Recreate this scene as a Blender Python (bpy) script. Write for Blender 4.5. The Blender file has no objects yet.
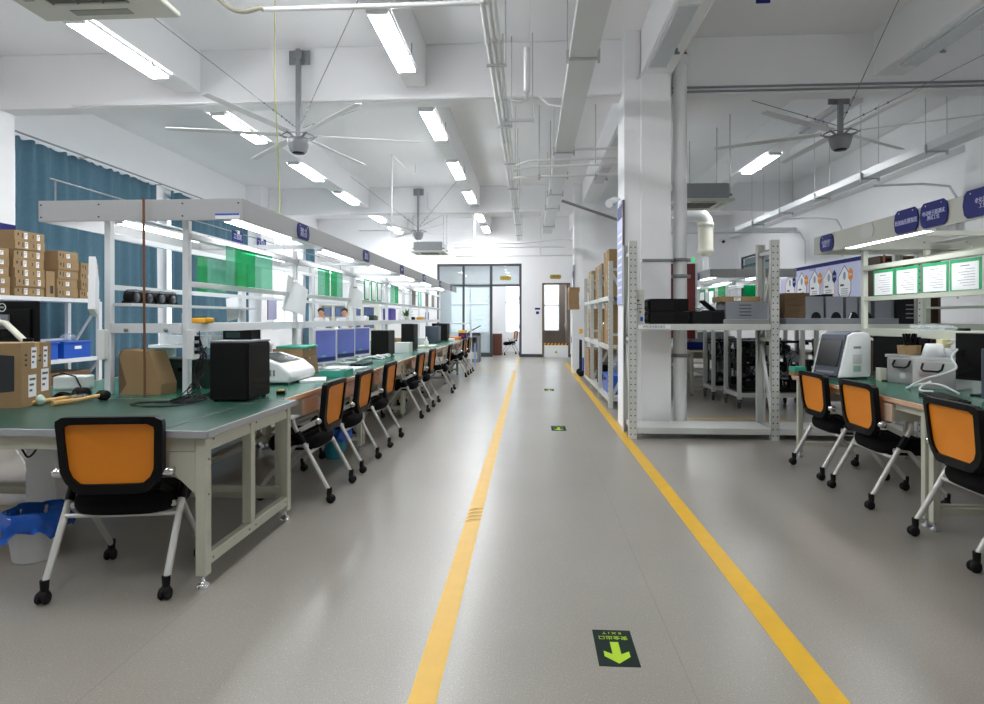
import bpy, math, random
from mathutils import Vector, Matrix, Euler
random.seed(7)
PI = math.pi
SC = bpy.context.scene
COL = SC.collection

# ------------------------------------------------------------------ camera, world, exposure
cam = bpy.data.cameras.new('camera'); camo = bpy.data.objects.new('camera', cam); COL.objects.link(camo)
camo.location = (0, 0, 1.3)
camo.rotation_euler = (PI/2, 0, math.atan(38/620))
cam.sensor_width = 36; cam.lens = 620/984*36; cam.shift_y = -34/984
cam.clip_start = .05; cam.clip_end = 200
SC.camera = camo
SC.view_settings.view_transform = 'Standard'
SC.view_settings.look = 'None'
SC.view_settings.gamma = 1
SC.view_settings.exposure = 1.12
LAMP, CANOPY_LAMP, SKY = 27.0, 8.5, 1.8
world = bpy.data.worlds.new('world'); SC.world = world; world.use_nodes = True
wn = world.node_tree; wb = wn.nodes['Background']
wb.inputs[0].default_value = (.94, .97, 1, 1); wb.inputs[1].default_value = SKY
try:
    SC.cycles.max_bounces = 10; SC.cycles.diffuse_bounces = 5; SC.cycles.transparent_max_bounces = 16
    SC.cycles.sample_clamp_indirect = 8
except Exception: pass

# ------------------------------------------------------------------ materials
def lin(h):
    h = h.lstrip('#'); c = [int(h[i:i+2], 16)/255 for i in (0, 2, 4)]
    return tuple((x/12.92 if x <= .04045 else ((x+.055)/1.055)**2.4) for x in c) + (1,)
MATS = {}
def M(name, hx, rough=.5, metal=0, var=.05, scale=30, spec=.5, emit=None):
    if name in MATS: return MATS[name]
    m = bpy.data.materials.new(name); m.use_nodes = True; nt = m.node_tree; N = nt.nodes; L = nt.links
    b = N['Principled BSDF']
    b.inputs['Roughness'].default_value = rough; b.inputs['Metallic'].default_value = metal
    b.inputs['Specular IOR Level'].default_value = spec
    c = lin(hx)
    tc = N.new('ShaderNodeTexCoord'); no = N.new('ShaderNodeTexNoise'); no.inputs['Scale'].default_value = scale; no.inputs['Detail'].default_value = 3
    mx = N.new('ShaderNodeMix'); mx.data_type = 'RGBA'
    mx.inputs[6].default_value = tuple(x*(1-var) for x in c[:3])+(1,); mx.inputs[7].default_value = tuple(min(1, x*(1+var)) for x in c[:3])+(1,)
    L.new(tc.outputs['Object'], no.inputs['Vector']); L.new(no.outputs['Fac'], mx.inputs[0]); L.new(mx.outputs[2], b.inputs['Base Color'])
    if emit:
        b.inputs['Emission Color'].default_value = lin(emit[0]); b.inputs['Emission Strength'].default_value = emit[1]
    MATS[name] = m; return m
def glassy(name, hx, alpha, rough=.08, gloss=True, transl=0.0):
    """thin see-through sheet: part tinted transparency, part diffuse / translucent, with a Fresnel reflection"""
    m = bpy.data.materials.new(name); m.use_nodes = True; nt = m.node_tree; N = nt.nodes; L = nt.links
    N.remove(N['Principled BSDF']); out = N['Material Output']; c = lin(hx)
    tr = N.new('ShaderNodeBsdfTransparent'); tr.inputs[0].default_value = tuple(.25+.75*x if alpha < .3 else x**.5 for x in c[:3])+(1,)
    df = N.new('ShaderNodeBsdfDiffuse'); df.inputs[0].default_value = c
    ts = N.new('ShaderNodeBsdfTranslucent'); ts.inputs[0].default_value = c
    m1 = N.new('ShaderNodeMixShader'); m1.inputs[0].default_value = transl; L.new(df.outputs[0], m1.inputs[1]); L.new(ts.outputs[0], m1.inputs[2])
    m2 = N.new('ShaderNodeMixShader'); m2.inputs[0].default_value = alpha; L.new(tr.outputs[0], m2.inputs[1]); L.new(m1.outputs[0], m2.inputs[2])
    last = m2
    if gloss:
        gl = N.new('ShaderNodeBsdfGlossy'); gl.inputs['Roughness'].default_value = rough
        fr = N.new('ShaderNodeLayerWeight'); fr.inputs[0].default_value = .12
        sc = N.new('ShaderNodeMath'); sc.operation = 'MULTIPLY_ADD'; sc.inputs[1].default_value = .45; sc.inputs[2].default_value = .03; L.new(fr.outputs['Facing'], sc.inputs[0])
        m3 = N.new('ShaderNodeMixShader'); L.new(sc.outputs[0], m3.inputs[0]); L.new(m2.outputs[0], m3.inputs[1]); L.new(gl.outputs[0], m3.inputs[2]); last = m3
    L.new(last.outputs[0], out.inputs[0]); MATS[name] = m; return m
def emission(name, hx, s):
    m = bpy.data.materials.new(name); m.use_nodes = True; nt = m.node_tree; N = nt.nodes
    N.remove(N['Principled BSDF']); e = N.new('ShaderNodeEmission'); e.inputs[0].default_value = lin(hx); e.inputs[1].default_value = s
    nt.links.new(e.outputs[0], N['Material Output'].inputs[0]); MATS[name] = m; return m

def floor_material():
    m = bpy.data.materials.new('vinyl_floor'); m.use_nodes = True; nt = m.node_tree; N = nt.nodes; L = nt.links; b = N['Principled BSDF']
    tc = N.new('ShaderNodeTexCoord')
    n1 = N.new('ShaderNodeTexNoise'); n1.inputs['Scale'].default_value = 170; n1.inputs['Detail'].default_value = 2
    r1 = N.new('ShaderNodeValToRGB'); r1.color_ramp.elements[0].position = .36; r1.color_ramp.elements[1].position = .68
    r1.color_ramp.elements[0].color = lin('#88847d'); r1.color_ramp.elements[1].color = lin('#9b968d')
    v = N.new('ShaderNodeTexVoronoi'); v.inputs['Scale'].default_value = 75
    r2 = N.new('ShaderNodeValToRGB'); r2.color_ramp.elements[0].position = .10; r2.color_ramp.elements[1].position = .2
    r2.color_ramp.elements[0].color = (1, 1, 1, 1); r2.color_ramp.elements[1].color = (0, 0, 0, 1)
    mx = N.new('ShaderNodeMix'); mx.data_type = 'RGBA'; mx.inputs[7].default_value = lin('#bdbab6')
    mu = N.new('ShaderNodeMath'); mu.operation = 'MULTIPLY'; mu.inputs[1].default_value = .55
    n2 = N.new('ShaderNodeTexNoise'); n2.inputs['Scale'].default_value = .9; n2.inputs['Detail'].default_value = 4
    r3 = N.new('ShaderNodeValToRGB'); r3.color_ramp.elements[0].color = (.90, .90, .90, 1); r3.color_ramp.elements[1].color = (1.0, 1.0, 1.0, 1)
    r3.color_ramp.elements[0].position = .35; r3.color_ramp.elements[1].position = .65
    m2 = N.new('ShaderNodeMix'); m2.data_type = 'RGBA'; m2.blend_type = 'MULTIPLY'; m2.inputs[0].default_value = 1
    for n in (n1, v, n2): L.new(tc.outputs['Object'], n.inputs['Vector'])
    L.new(n1.outputs['Fac'], r1.inputs[0]); L.new(v.outputs['Distance'], r2.inputs[0]); L.new(r2.outputs[0], mu.inputs[0])
    L.new(mu.outputs[0], mx.inputs[0]); L.new(r1.outputs[0], mx.inputs[6]); L.new(n2.outputs['Fac'], r3.inputs[0])
    L.new(mx.outputs[2], m2.inputs[6]); L.new(r3.outputs[0], m2.inputs[7])
    # welded sheet seams: long ones every 2 m in x, cross ones every 6.6 m in y
    sx = N.new('ShaderNodeSeparateXYZ'); L.new(tc.outputs['Object'], sx.inputs[0])
    def seam(sock, off, per, w):
        a = N.new('ShaderNodeMath'); a.operation = 'ADD'; a.inputs[1].default_value = off; L.new(sock, a.inputs[0])
        d = N.new('ShaderNodeMath'); d.operation = 'PINGPONG'; d.inputs[1].default_value = per/2; L.new(a.outputs[0], d.inputs[0])
        c = N.new('ShaderNodeMath'); c.operation = 'LESS_THAN'; c.inputs[1].default_value = w; L.new(d.outputs[0], c.inputs[0]); return c
    s1 = seam(sx.outputs[0], 1.53, 2.1, .0018); s2 = seam(sx.outputs[1], -.35, 6.6, .0025)
    mxm = N.new('ShaderNodeMath'); mxm.operation = 'MAXIMUM'; L.new(s1.outputs[0], mxm.inputs[0]); L.new(s2.outputs[0], mxm.inputs[1])
    ms = N.new('ShaderNodeMath'); ms.operation = 'MULTIPLY'; ms.inputs[1].default_value = .4; L.new(mxm.outputs[0], ms.inputs[0])
    m3 = N.new('ShaderNodeMix'); m3.data_type = 'RGBA'; m3.inputs[7].default_value = lin('#55524f')
    L.new(ms.outputs[0], m3.inputs[0]); L.new(m2.outputs[2], m3.inputs[6]); L.new(m3.outputs[2], b.inputs['Base Color'])
    b.inputs['Roughness'].default_value = .30; b.inputs['Specular IOR Level'].default_value = .6
    return m

WALL = M('white_wall_paint', '#f2f2f4', .75, var=.015, scale=3)
CEIL = M('white_ceiling_paint', '#f0f0f2', .8, var=.02, scale=2)
CREAM = M('cream_powder_coat', '#b9b9a9', .42, var=.03)
GREY = M('grey_board', '#a6a7a8', .5, var=.03, scale=60)
CGREY = M('greige_board', '#b3b4ab', .5, var=.03, scale=60)
STEEL = M('pale_grey_steel', '#c4c6c2', .4, var=.03)
WHITEM = M('white_powder_coat', '#d9dcdf', .35, var=.02)
SILVER = M('silver_leg_paint', '#c3c2be', .32, metal=.25, var=.03)
CHROME = M('chrome', '#dcdcdc', .13, metal=1, var=.02)
BLACKP = M('black_plastic', '#07080a', .45, var=.15, spec=.18)
BLACKF = M('black_fabric', '#060607', .95, var=.3, scale=180, spec=.2)
BLACKM = M('black_metal', '#060607', .55, var=.1, spec=.25)
RUBBER = M('black_rubber', '#0c0c0c', .7, var=.15, spec=.3)
GREENM = M('green_bench_mat', '#206450', .24, var=.10, scale=14, spec=.6)
GREENMD = M('dark_green_bench_mat', '#20463a', .34, var=.14, scale=6)
ALU = M('aluminium_edge', '#b9bcc2', .28, metal=.6, var=.03)
WOOD = M('beech_edge', '#d0a78a', .45, var=.12, scale=12)
WOODP = M('beech_panel', '#dabfa8', .5, var=.08, scale=9)
YELLOW = M('yellow_floor_tape', '#d3a51c', .42, var=.10, scale=9)
CURT = M('teal_curtain', '#4a6c7d', .9, var=.14, scale=22)
KRAFT = M('kraft_board', '#957a56', .8, var=.08, scale=18)
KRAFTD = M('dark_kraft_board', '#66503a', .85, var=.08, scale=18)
KTAPE = M('packing_tape', '#b99766', .3, var=.05)
PAPER = M('white_paper', '#eeeff2', .7, var=.02)
INK = M('grey_print', '#5b5d64', .7)
INKD = M('dark_print', '#2b2b30', .7)
NAVY = M('navy_sign', '#0b1668', .5, var=.06, spec=.25)
NAVYTXT = M('sign_white', '#c9cbe8', .5)
BLUEP = M('blue_plastic', '#1a52b4', .35, var=.1)
BLUEBAG = M('blue_bag_film', '#0d55b8', .22, var=.25, scale=25)
TEALP = M('teal_plastic', '#2e8f9e', .4, var=.08)
TEALC = M('teal_carton', '#3aa08c', .6, var=.06)
WHITEP = M('white_plastic', '#dfe1e2', .32, var=.02)
GREYP = M('grey_plastic', '#7b7f86', .45, var=.04)
SLATE = M('slate_plastic', '#414a58', .42, var=.05)
DGREY = M('dark_grey_panel', '#3d4147', .3, var=.06)
SCREEN = M('dark_screen', '#08090b', .2, var=.1, spec=.25)
FRAMED = M('dark_aluminium_frame', '#43474d', .45, var=.05)
BROWNF = M('brown_door_frame', '#6f5f54', .5, var=.08)
BROWNW = M('brown_panel', '#857970', .5, var=.06, scale=8)
ORANGE = M('orange_plastic', '#e07a1f', .45, var=.05)
YELLP = M('yellow_plastic', '#e2a516', .4, var=.05)
REDC = M('dark_red_paint', '#7a1a1c', .4, var=.06)
GOLD = M('gold_plate', '#a8923c', .35, metal=.4, var=.05)
LIME = M('lime_print', '#a3c70e', .6, var=.03)
SIGNG = M('dark_green_sign', '#0d211b', .7, var=.1, spec=.2)
IVORY = M('ivory_plastic', '#d8d6c6', .4, var=.03)
BROWNROD = M('brown_wood_rod', '#6b4129', .6, var=.2, scale=40)
HANDLE = M('pale_wood_handle', '#cfa867', .5, var=.12, scale=30)
YG = M('yellow_green_cable', '#a9aa66', .5)
PIPE = M('painted_pipe', '#e2e3e4', .4, var=.03)
GALV = M('galvanised_steel', '#8d9093', .42, metal=.5, var=.1, scale=20)
HUBM = M('fan_motor_metal', '#8d9093', .4, metal=.25, var=.06)
BLADE = M('white_fan_blade', '#d8d8d8', .5, var=.03)
ACW = M('off_white_plastic', '#c9c9bf', .5, var=.03)
ACG = M('grille_grey', '#77776e', .6, var=.1, scale=80)
DKGREEN = M('dark_green_crate', '#16352d', .5, var=.1)
LILAC = M('lilac_screen', '#5a66a8', .2, var=.25, scale=4, emit=('#5a68b0', .16))
SKIN = M('skin', '#c99a7c', .55, var=.04); HAIR = M('black_hair', '#15120f', .6, var=.2, scale=60); COAT = M('white_coat_cloth', '#e4e6ea', .85, var=.04); TROU = M('dark_trousers', '#23262e', .9)
BLUEFILE = M('blue_binders', '#4b66a6', .6, var=.2, scale=25)
MESHO = M('orange_mesh', '#d98010', .55, var=.10, scale=300)
GLASS = glassy('clear_glass', '#eef4f6', .04, .03)
FROST = glassy('frosted_blind', '#e8eced', .88, .25, gloss=False, transl=.45)
FILMG = glassy('green_film', '#10b874', .35, .1, transl=.6)
FILMP = glassy('pale_green_film', '#8fd3b8', .30, .1, transl=.6)
CLEARB = glassy('milky_clear_plastic', '#ffffff', .46, .15, transl=.6)
CLEARP = glassy('clear_plastic', '#f2f6f8', .24, .15, transl=.5)
LIT = emission('lit_tube', '#fbfdff', LAMP)
LITC = emission('lit_canopy_tube', '#fbfdff', CANOPY_LAMP)
LAMPOFF = M('unlit_diffuser', '#c4c8cd', .35, var=.02)

# ------------------------------------------------------------------ mesh helpers
class MB:
    def __init__(s): s.v = []; s.f = []; s.m = []; s.sm = []
    def add(s, vs, fs, mat=0, smooth=False):
        o = len(s.v); s.v += [tuple(v) for v in vs]
        for f in fs: s.f.append(tuple(i+o for i in f)); s.m.append(mat); s.sm.append(smooth)
        return s
    def box(s, x0, x1, y0, y1, z0, z1, mat=0, R=None):
        vs = [(x, y, z) for x in (x0, x1) for y in (y0, y1) for z in (z0, z1)]
        if R is not None:
            c = Vector(((x0+x1)/2, (y0+y1)/2, (z0+z1)/2)); vs = [c+R@(Vector(v)-c) for v in vs]
        return s.add(vs, [(0, 1, 3, 2), (4, 6, 7, 5), (0, 4, 5, 1), (2, 3, 7, 6), (0, 2, 6, 4), (1, 5, 7, 3)], mat)
    def bar(s, p0, p1, w, h, mat=0, up=(0, 0, 1)):
        p0 = Vector(p0); p1 = Vector(p1); d = (p1-p0).normalized(); u = Vector(up)
        if abs(d.dot(u)) > .98: u = Vector((0, 1, 0))
        a = d.cross(u).normalized()*w/2; b = a.cross(d).normalized()*h/2
        vs = [p+i*a+j*b for p in (p0, p1) for i, j in ((-1, -1), (1, -1), (1, 1), (-1, 1))]
        return s.add(vs, [(3, 2, 1, 0), (4, 5, 6, 7), (0, 1, 5, 4), (1, 2, 6, 5), (2, 3, 7, 6), (3, 0, 4, 7)], mat)
    def tube(s, p0, p1, r, n=10, r2=None, mat=0):
        return s.path([p0, p1], [r, r if r2 is None else r2], n, mat)
    def path(s, pts, r, n=8, mat=0, caps=True):
        pts = [Vector(p) for p in pts]; k = len(pts); rs = r if isinstance(r, (list, tuple)) else [r]*k
        t = [(pts[min(i+1, k-1)]-pts[max(i-1, 0)]).normalized() for i in range(k)]
        u = Vector((0, 0, 1)) if abs(t[0].z) < .9 else Vector((1, 0, 0)); vs = []
        for i in range(k):
            u = (u-t[i]*u.dot(t[i])).normalized(); w = t[i].cross(u)
            vs += [pts[i]+rs[i]*(math.cos(2*PI*j/n)*u+math.sin(2*PI*j/n)*w) for j in range(n)]
        s.add(vs, [(i*n+j, i*n+(j+1) % n, (i+1)*n+(j+1) % n, (i+1)*n+j) for i in range(k-1) for j in range(n)], mat, True)
        if caps:
            s.add(vs[:n], [tuple(range(n))[::-1]], mat); s.add(vs[-n:], [tuple(range(n))], mat)
        return s
    def lathe(s, prof, c=(0, 0, 0), n=24, mat=0, axis='z', smooth=True):
        vs = []
        for r, z in prof:
            for j in range(n):
                a = 2*PI*j/n; x, y = r*math.cos(a), r*math.sin(a)
                p = (x, y, z) if axis == 'z' else ((z, x, y) if axis == 'x' else (y, z, x))
                vs.append((p[0]+c[0], p[1]+c[1], p[2]+c[2]))
        k = len(prof)
        s.add(vs, [(i*n+j, i*n+(j+1) % n, (i+1)*n+(j+1) % n, (i+1)*n+j) for i in range(k-1) for j in range(n)], mat, smooth)
        if prof[0][0] > 1e-5: s.add(vs[:n], [tuple(range(n))[::-1]], mat)
        if prof[-1][0] > 1e-5: s.add(vs[-n:], [tuple(range(n))], mat)
        return s
    def prism(s, poly, a, b, axis='y', mat=0):
        """polygon (u,v) pushed from a to b along axis: y -> (u,a,v), x -> (a,u,v), z -> (u,v,a)"""
        n = len(poly); P = lambda u, v, w: (u, w, v) if axis == 'y' else ((w, u, v) if axis == 'x' else (u, v, w))
        vs = [P(u, v, a) for u, v in poly]+[P(u, v, b) for u, v in poly]
        return s.add(vs, [tuple(range(n)), tuple(range(n, 2*n))[::-1]]+[(i, i+n, (i+1) % n+n, (i+1) % n) for i in range(n)], mat)
    def ring(s, outer, inner, a, b, axis='y', mat=0):
        n = len(outer); P = lambda u, v, w: (u, w, v) if axis == 'y' else ((w, u, v) if axis == 'x' else (u, v, w))
        vs = [P(u, v, w) for poly in (outer, inner) for w in (a, b) for u, v in poly]; fs = []
        for i in range(n):
            j = (i+1) % n
            fs += [(i, j, j+2*n, i+2*n), (i+n, i+3*n, j+3*n, j+n), (i, i+n, j+n, j), (i+2*n, j+2*n, j+3*n, i+3*n)]
        return s.add(vs, fs, mat)
    def ball(s, c, rx, ry=None, rz=None, n=14, m=9, mat=0):
        ry = ry or rx; rz = rz or rx; c = Vector(c); vs = []; 
        for i in range(m+1):
            a = PI*i/m
            for j in range(n):
                b = 2*PI*j/n; vs.append(c+Vector((rx*math.sin(a)*math.cos(b), ry*math.sin(a)*math.sin(b), -rz*math.cos(a))))
        return s.add(vs, [(i*n+j, i*n+(j+1) % n, (i+1)*n+(j+1) % n, (i+1)*n+j) for i in range(m) for j in range(n)], mat, True)
    def xf(s, Mx):
        s.v = [tuple(Mx@Vector(v)) for v in s.v]; return s
    def build(s, name, mats, parent=None, loc=None, rz=0, bevel=0, seg=2):
        me = bpy.data.meshes.new(name); me.from_pydata(s.v, [], s.f)
        for m in (mats if isinstance(mats, (list, tuple)) else [mats]): me.materials.append(m)
        me.polygons.foreach_set('material_index', s.m); me.polygons.foreach_set('use_smooth', s.sm); me.update(); me.validate()
        import bmesh
        bm = bmesh.new(); bm.from_mesh(me); bmesh.ops.recalc_face_normals(bm, faces=bm.faces); bm.to_mesh(me); bm.free()
        o = bpy.data.objects.new(name, me); COL.objects.link(o)
        if parent: o.parent = parent
        if loc: o.location = loc
        o.rotation_euler.z = rz
        if bevel:
            b = o.modifiers.new('edge', 'BEVEL'); b.width = bevel; b.segments = seg; b.limit_method = 'ANGLE'; b.angle_limit = .6
        return o
def B(*a, **k): return MB().box(*a, **k)
def tag(o, label=None, cat=None, group=None, kind=None):
    if label: o['label'] = label
    if cat: o['category'] = cat
    if group: o['group'] = group
    if kind: o['kind'] = kind
    return o
def E(name, loc, rz, label, cat, group=None):
    o = bpy.data.objects.new(name, None); o.empty_display_size = .1; COL.objects.link(o); o.location = loc; o.rotation_euler = (0, 0, rz)
    return tag(o, label, cat, group)
def dup(root, loc, rz=None, label=None, group=None):
    def cp(o, par):
        c = o.copy(); COL.objects.link(c); c.parent = par
        for ch in [x for x in bpy.data.objects if x.parent == o]: cp(ch, c)
        return c
    r = root.copy(); COL.objects.link(r); r.location = loc
    if rz is not None: r.rotation_euler.z = rz
    for ch in list(root.children): cp(ch, r)
    if label: r['label'] = label
    if group: r['group'] = group
    return r
def struct(name, mb, mats, **k): return tag(mb.build(name, mats, **k), kind='structure')
def text(body, size, mat, parent, loc, rot, name='lettering', sx=1.0, depth=.0008, spacing=1.0):
    cu = bpy.data.curves.new('t', 'FONT'); cu.body = body; cu.size = size; cu.align_x = 'CENTER'; cu.align_y = 'CENTER'; cu.extrude = depth; cu.space_line = spacing
    to = bpy.data.objects.new('t', cu); COL.objects.link(to); dg = bpy.context.evaluated_depsgraph_get(); dg.update()
    me = bpy.data.meshes.new_from_object(to.evaluated_get(dg)); me.name = name
    bpy.data.objects.remove(to); bpy.data.curves.remove(cu)
    me.materials.clear(); me.materials.append(mat)
    o = bpy.data.objects.new(name, me); COL.objects.link(o); o.parent = parent; o.location = loc; o.rotation_euler = rot; o.scale = (sx, 1, 1)
    return o
NTH = ['first', 'second', 'third', 'fourth', 'fifth', 'sixth', 'seventh', 'eighth', 'ninth', 'tenth', 'eleventh', 'twelfth', 'thirteenth']
FACE_R = (PI/2, 0, PI/2)      # lettering on a board that faces +x
FACE_L = (PI/2, 0, -PI/2)     # faces -x
FACE_F = (PI/2, 0, 0)         # faces -y
# ------------------------------------------------------------------ room shell
CZ = 4.66
struct('floor', B(-7.4, 7.0, -6.2, 24.4, -.12, 0), floor_material())
struct('ceiling', B(-7.4, 7.0, -6.2, 20.9, CZ, CZ+.15), CEIL)
lw = MB(); WZ0, WZ1 = .95, 3.75
lw.box(-7.4, -7.2, -6.2, 20.9, 0, WZ0).box(-7.4, -7.2, -6.2, 20.9, WZ1, CZ)
WINS = [(8.2, 11.4), (11.9, 15.1), (16.35, 19.5)]
ys = [-6.2]+[v for w in WINS for v in w]+[20.9]
for a, b in zip(ys[0::2], ys[1::2]): lw.box(-7.4, -7.2, a, b, WZ0, WZ1)
struct('wall_left', lw, WALL)
rw = MB(); RW = (17.85, 20.45, 1.5, 3.25)
rw.box(6.78, 7.0, -6.2, RW[0], 0, CZ).box(6.78, 7.0, RW[1], 20.9, 0, CZ).box(6.78, 7.0, RW[0], RW[1], 0, RW[2]).box(6.78, 7.0, RW[0], RW[1], RW[3], CZ)
struct('wall_right', rw, WALL)
struct('wall_front', B(-7.4, 7.0, -6.4, -6.2, 0, CZ), WALL)
bw = MB()
bw.box(-7.2, -3.12, 20.7, 20.9, 0, CZ).box(-3.12, -.28, 20.7, 20.9, 3.116, CZ).box(-.28, .40, 20.7, 20.9, 0, CZ).box(.40, 1.325, 20.7, 20.9, 2.465, CZ).box(1.325, 6.78, 20.7, 20.9, 0, CZ)
struct('wall_back', bw, WALL)
# rooms behind the back wall
ra = MB(); ra.box(-7.4, -6.9, 20.9, 24.2, 0, 3.3).box(-7.4, 3.2, 20.9, 24.2, 3.3, 3.4).box(.12, .24, 20.9, 24.2, 0, 3.3)
ra.box(-7.4, .24, 24.0, 24.2, 0, .72).box(-7.4, .24, 24.0, 24.2, 2.66, 3.3)
for a, b in ((-7.4, -3.1), (-1.55, -.97), (-.2, .24)): ra.box(a, b, 24.0, 24.2, .72, 2.66)
struct('wall_office', ra, WALL)
rb = MB(); rb.box(.24, 2.6, 22.5, 22.62, 0, .83).box(.24, 2.6, 22.5, 22.62, 2.53, 3.3).box(.24, .50, 22.5, 22.62, .83, 2.53).box(1.06, 2.6, 22.5, 22.62, .83, 2.53).box(2.5, 2.6, 20.9, 22.5, 0, 3.3)
struct('wall_corridor', rb, BROWNW)
# piers and beams
struct('trim_1', B(-7.2, -6.78, 7.0, 7.78, 0, CZ), WALL, bevel=.008)
struct('trim_2', B(-7.2, -6.78, 15.3, 16.0, 0, CZ), WALL, bevel=.008)
struct('trim_3', B(6.42, 6.78, 9.0, 9.58, 0, CZ), WALL, bevel=.008)
for y in (-.65, 7.55, 15.74):
    struct('beam', B(-7.2, 6.78, y, y+.25, 3.97, CZ), CEIL, bevel=.01)
for x, w in ((-4.30, .34), (-1.40, .25), (1.47, .36), (4.19, .34)):
    for a, b in ((-6.2, -.65), (-.40, 7.55), (7.80, 15.74), (15.99, 20.7)):
        struct('ceiling_rib_beam', B(x-w/2, x+w/2, a, b, 4.14, CZ), CEIL, bevel=.008)
struct('wall_beam', B(6.5, 6.78, 7.8, 20.7, 3.9, CZ), CEIL)
def column(y, name):
    c = MB(); P = [(1.10, y+.03), (1.29, y+.03), (1.29, y), (1.63, y), (1.63, y+.55), (1.10, y+.55)]
    c.prism(P, 0, CZ, 'z'); return struct(name, c, WALL)
column(7.30, 'column'); column(15.5, 'column')
bs = MB(); bs.box(-6.78, -3.12, 20.68, 20.7, 0, .1).box(-.28, .40, 20.68, 20.7, 0, .1).box(1.325, 6.78, 20.68, 20.7, 0, .1)
struct('baseboard_back', bs, DGREY)
struct('baseboard_right', B(6.76, 6.78, 9.8, 20.7, 0, .1), DGREY)
struct('baseboard_left', B(-7.2, -7.18, 7.78, 15.3, 0, .1), DGREY)
# side windows
def window(n, x, y0, y1, z0, z1, cols, frame, dx=.06, transom=None):
    f = MB(); t = .06
    f.box(x-dx, x, y0, y1, z0, z0+t).box(x-dx, x, y0, y1, z1-t, z1).box(x-dx, x, y0, y0+t, z0, z1).box(x-dx, x, y1-t, y1, z0, z1)
    for k in range(1, cols): yy = y0+(y1-y0)*k/cols; f.box(x-dx, x, yy-.03, yy+.03, z0, z1)
    if transom: f.box(x-dx, x, y0, y1, transom-.025, transom+.025)
    w = struct('window_%d' % n, f, frame)
    B(x-dx/2-.003, x-dx/2+.003, y0+t, y1-t, z0+t, z1-t).build('pane', GLASS, w); return w
for i, (a, b) in enumerate(WINS): window(i+1, -7.24, a, b, WZ0, WZ1, 4, WHITEM, transom=2.9)
w4 = window(4, 6.86, *RW, 2, FRAMED, transom=2.95)
B(6.87, 6.875, RW[0]+.06, RW[1]-.06, RW[2]+.06, RW[3]-.06).build('frosted_sheet', M('teal_glass_film', '#7f9d9c', .3), w4)
def window_y(n, y, x0, x1, z0, z1, cols, mid):
    f = MB(); t = .04
    f.box(x0, x1, y, y+.06, z0, z0+t).box(x0, x1, y, y+.06, z1-t, z1).box(x0, x0+t, y, y+.06, z0, z1).box(x1-t, x1, y, y+.06, z0, z1).box(x0, x1, y, y+.06, mid-.02, mid+.02)
    for k in range(1, cols): xx = x0+(x1-x0)*k/cols; f.box(xx-.02, xx+.02, y, y+.06, z0, z1)
    w = struct('window_%d' % n, f, WHITEM); B(x0+t, x1-t, y+.025, y+.031, z0+t, z1-t).build('pane', GLASS, w)
window_y(5, 24.05, -3.1, -1.55, .72, 2.66, 2, 1.8); window_y(6, 24.05, -.97, -.2, .72, 2.66, 1, 1.9); window_y(7, 22.53, .50, 1.06, .83, 2.53, 1, 1.75)  # the wide office window is added to backlight the blinds
# dark-framed glass partition with its open doorway
gp = MB(); t = .075
for x0, x1 in ((-3.12, -3.05), (-2.265, -2.19), (-1.345, -1.255), (-.36, -.28)): gp.box(x0, x1, 20.72, 20.80, 0, 3.116)
gp.box(-3.12, -.28, 20.72, 20.80, 3.04, 3.116).box(-3.12, -.28, 20.72, 20.80, 2.36, 2.43).box(-3.12, -1.3, 20.72, 20.80, 0, .14)
win = struct('window_8', gp, FRAMED)
for x0, x1 in ((-3.05, -2.265), (-2.19, -1.345)):
    B(x0, x1, 20.755, 20.763, .14, 2.36).build('pane', GLASS, win)
for x0, x1 in ((-3.05, -2.265), (-2.19, -1.345), (-1.255, -.36)): B(x0, x1, 20.755, 20.763, 2.43, 3.04).build('pane', GLASS, win)
# its open glass leaf, swung into the office
dl = MB(); dl.box(-.36, -.31, 20.86, 21.70, .02, 2.34).box(-.36, -.31, 20.82, 20.86, .02, 2.34)
d1 = MB(); d1.box(-.355, -.315, 20.83, 20.90, .02, 2.34).box(-.355, -.315, 21.66, 21.72, .02, 2.34).box(-.355, -.315, 20.9, 21.66, .02, .1).box(-.355, -.315, 20.9, 21.66, 2.27, 2.34)
door1 = struct('door_1', d1, FRAMED); B(-.338, -.332, 20.9, 21.66, .1, 2.27).build('pane', GLASS, door1)
MB().tube((-.36, 21.6, .95), (-.36, 21.6, 1.2), .012).build('door_handle', CHROME, door1)
for z in (.95, 1.9): B(-.372, -.355, 20.815, 20.85, z, z+.12).build('door_hinge', BLACKM, door1)
# brown doorway with a leaf opened into the corridor
d2 = MB(); d2.box(.40, .455, 20.66, 20.9, 0, 2.465).box(1.27, 1.325, 20.66, 20.9, 0, 2.465).box(.40, 1.325, 20.66, 20.9, 2.41, 2.465)
door2 = struct('door_2', d2, BROWNF)
B(1.225, 1.268, 20.92, 21.80, .02, 2.4).build('door_leaf', BROWNW, door2); MB().tube((1.2, 21.7, 1.0), (1.2, 21.7, 1.12), .012).build('door_handle', CHROME, door2)

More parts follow.
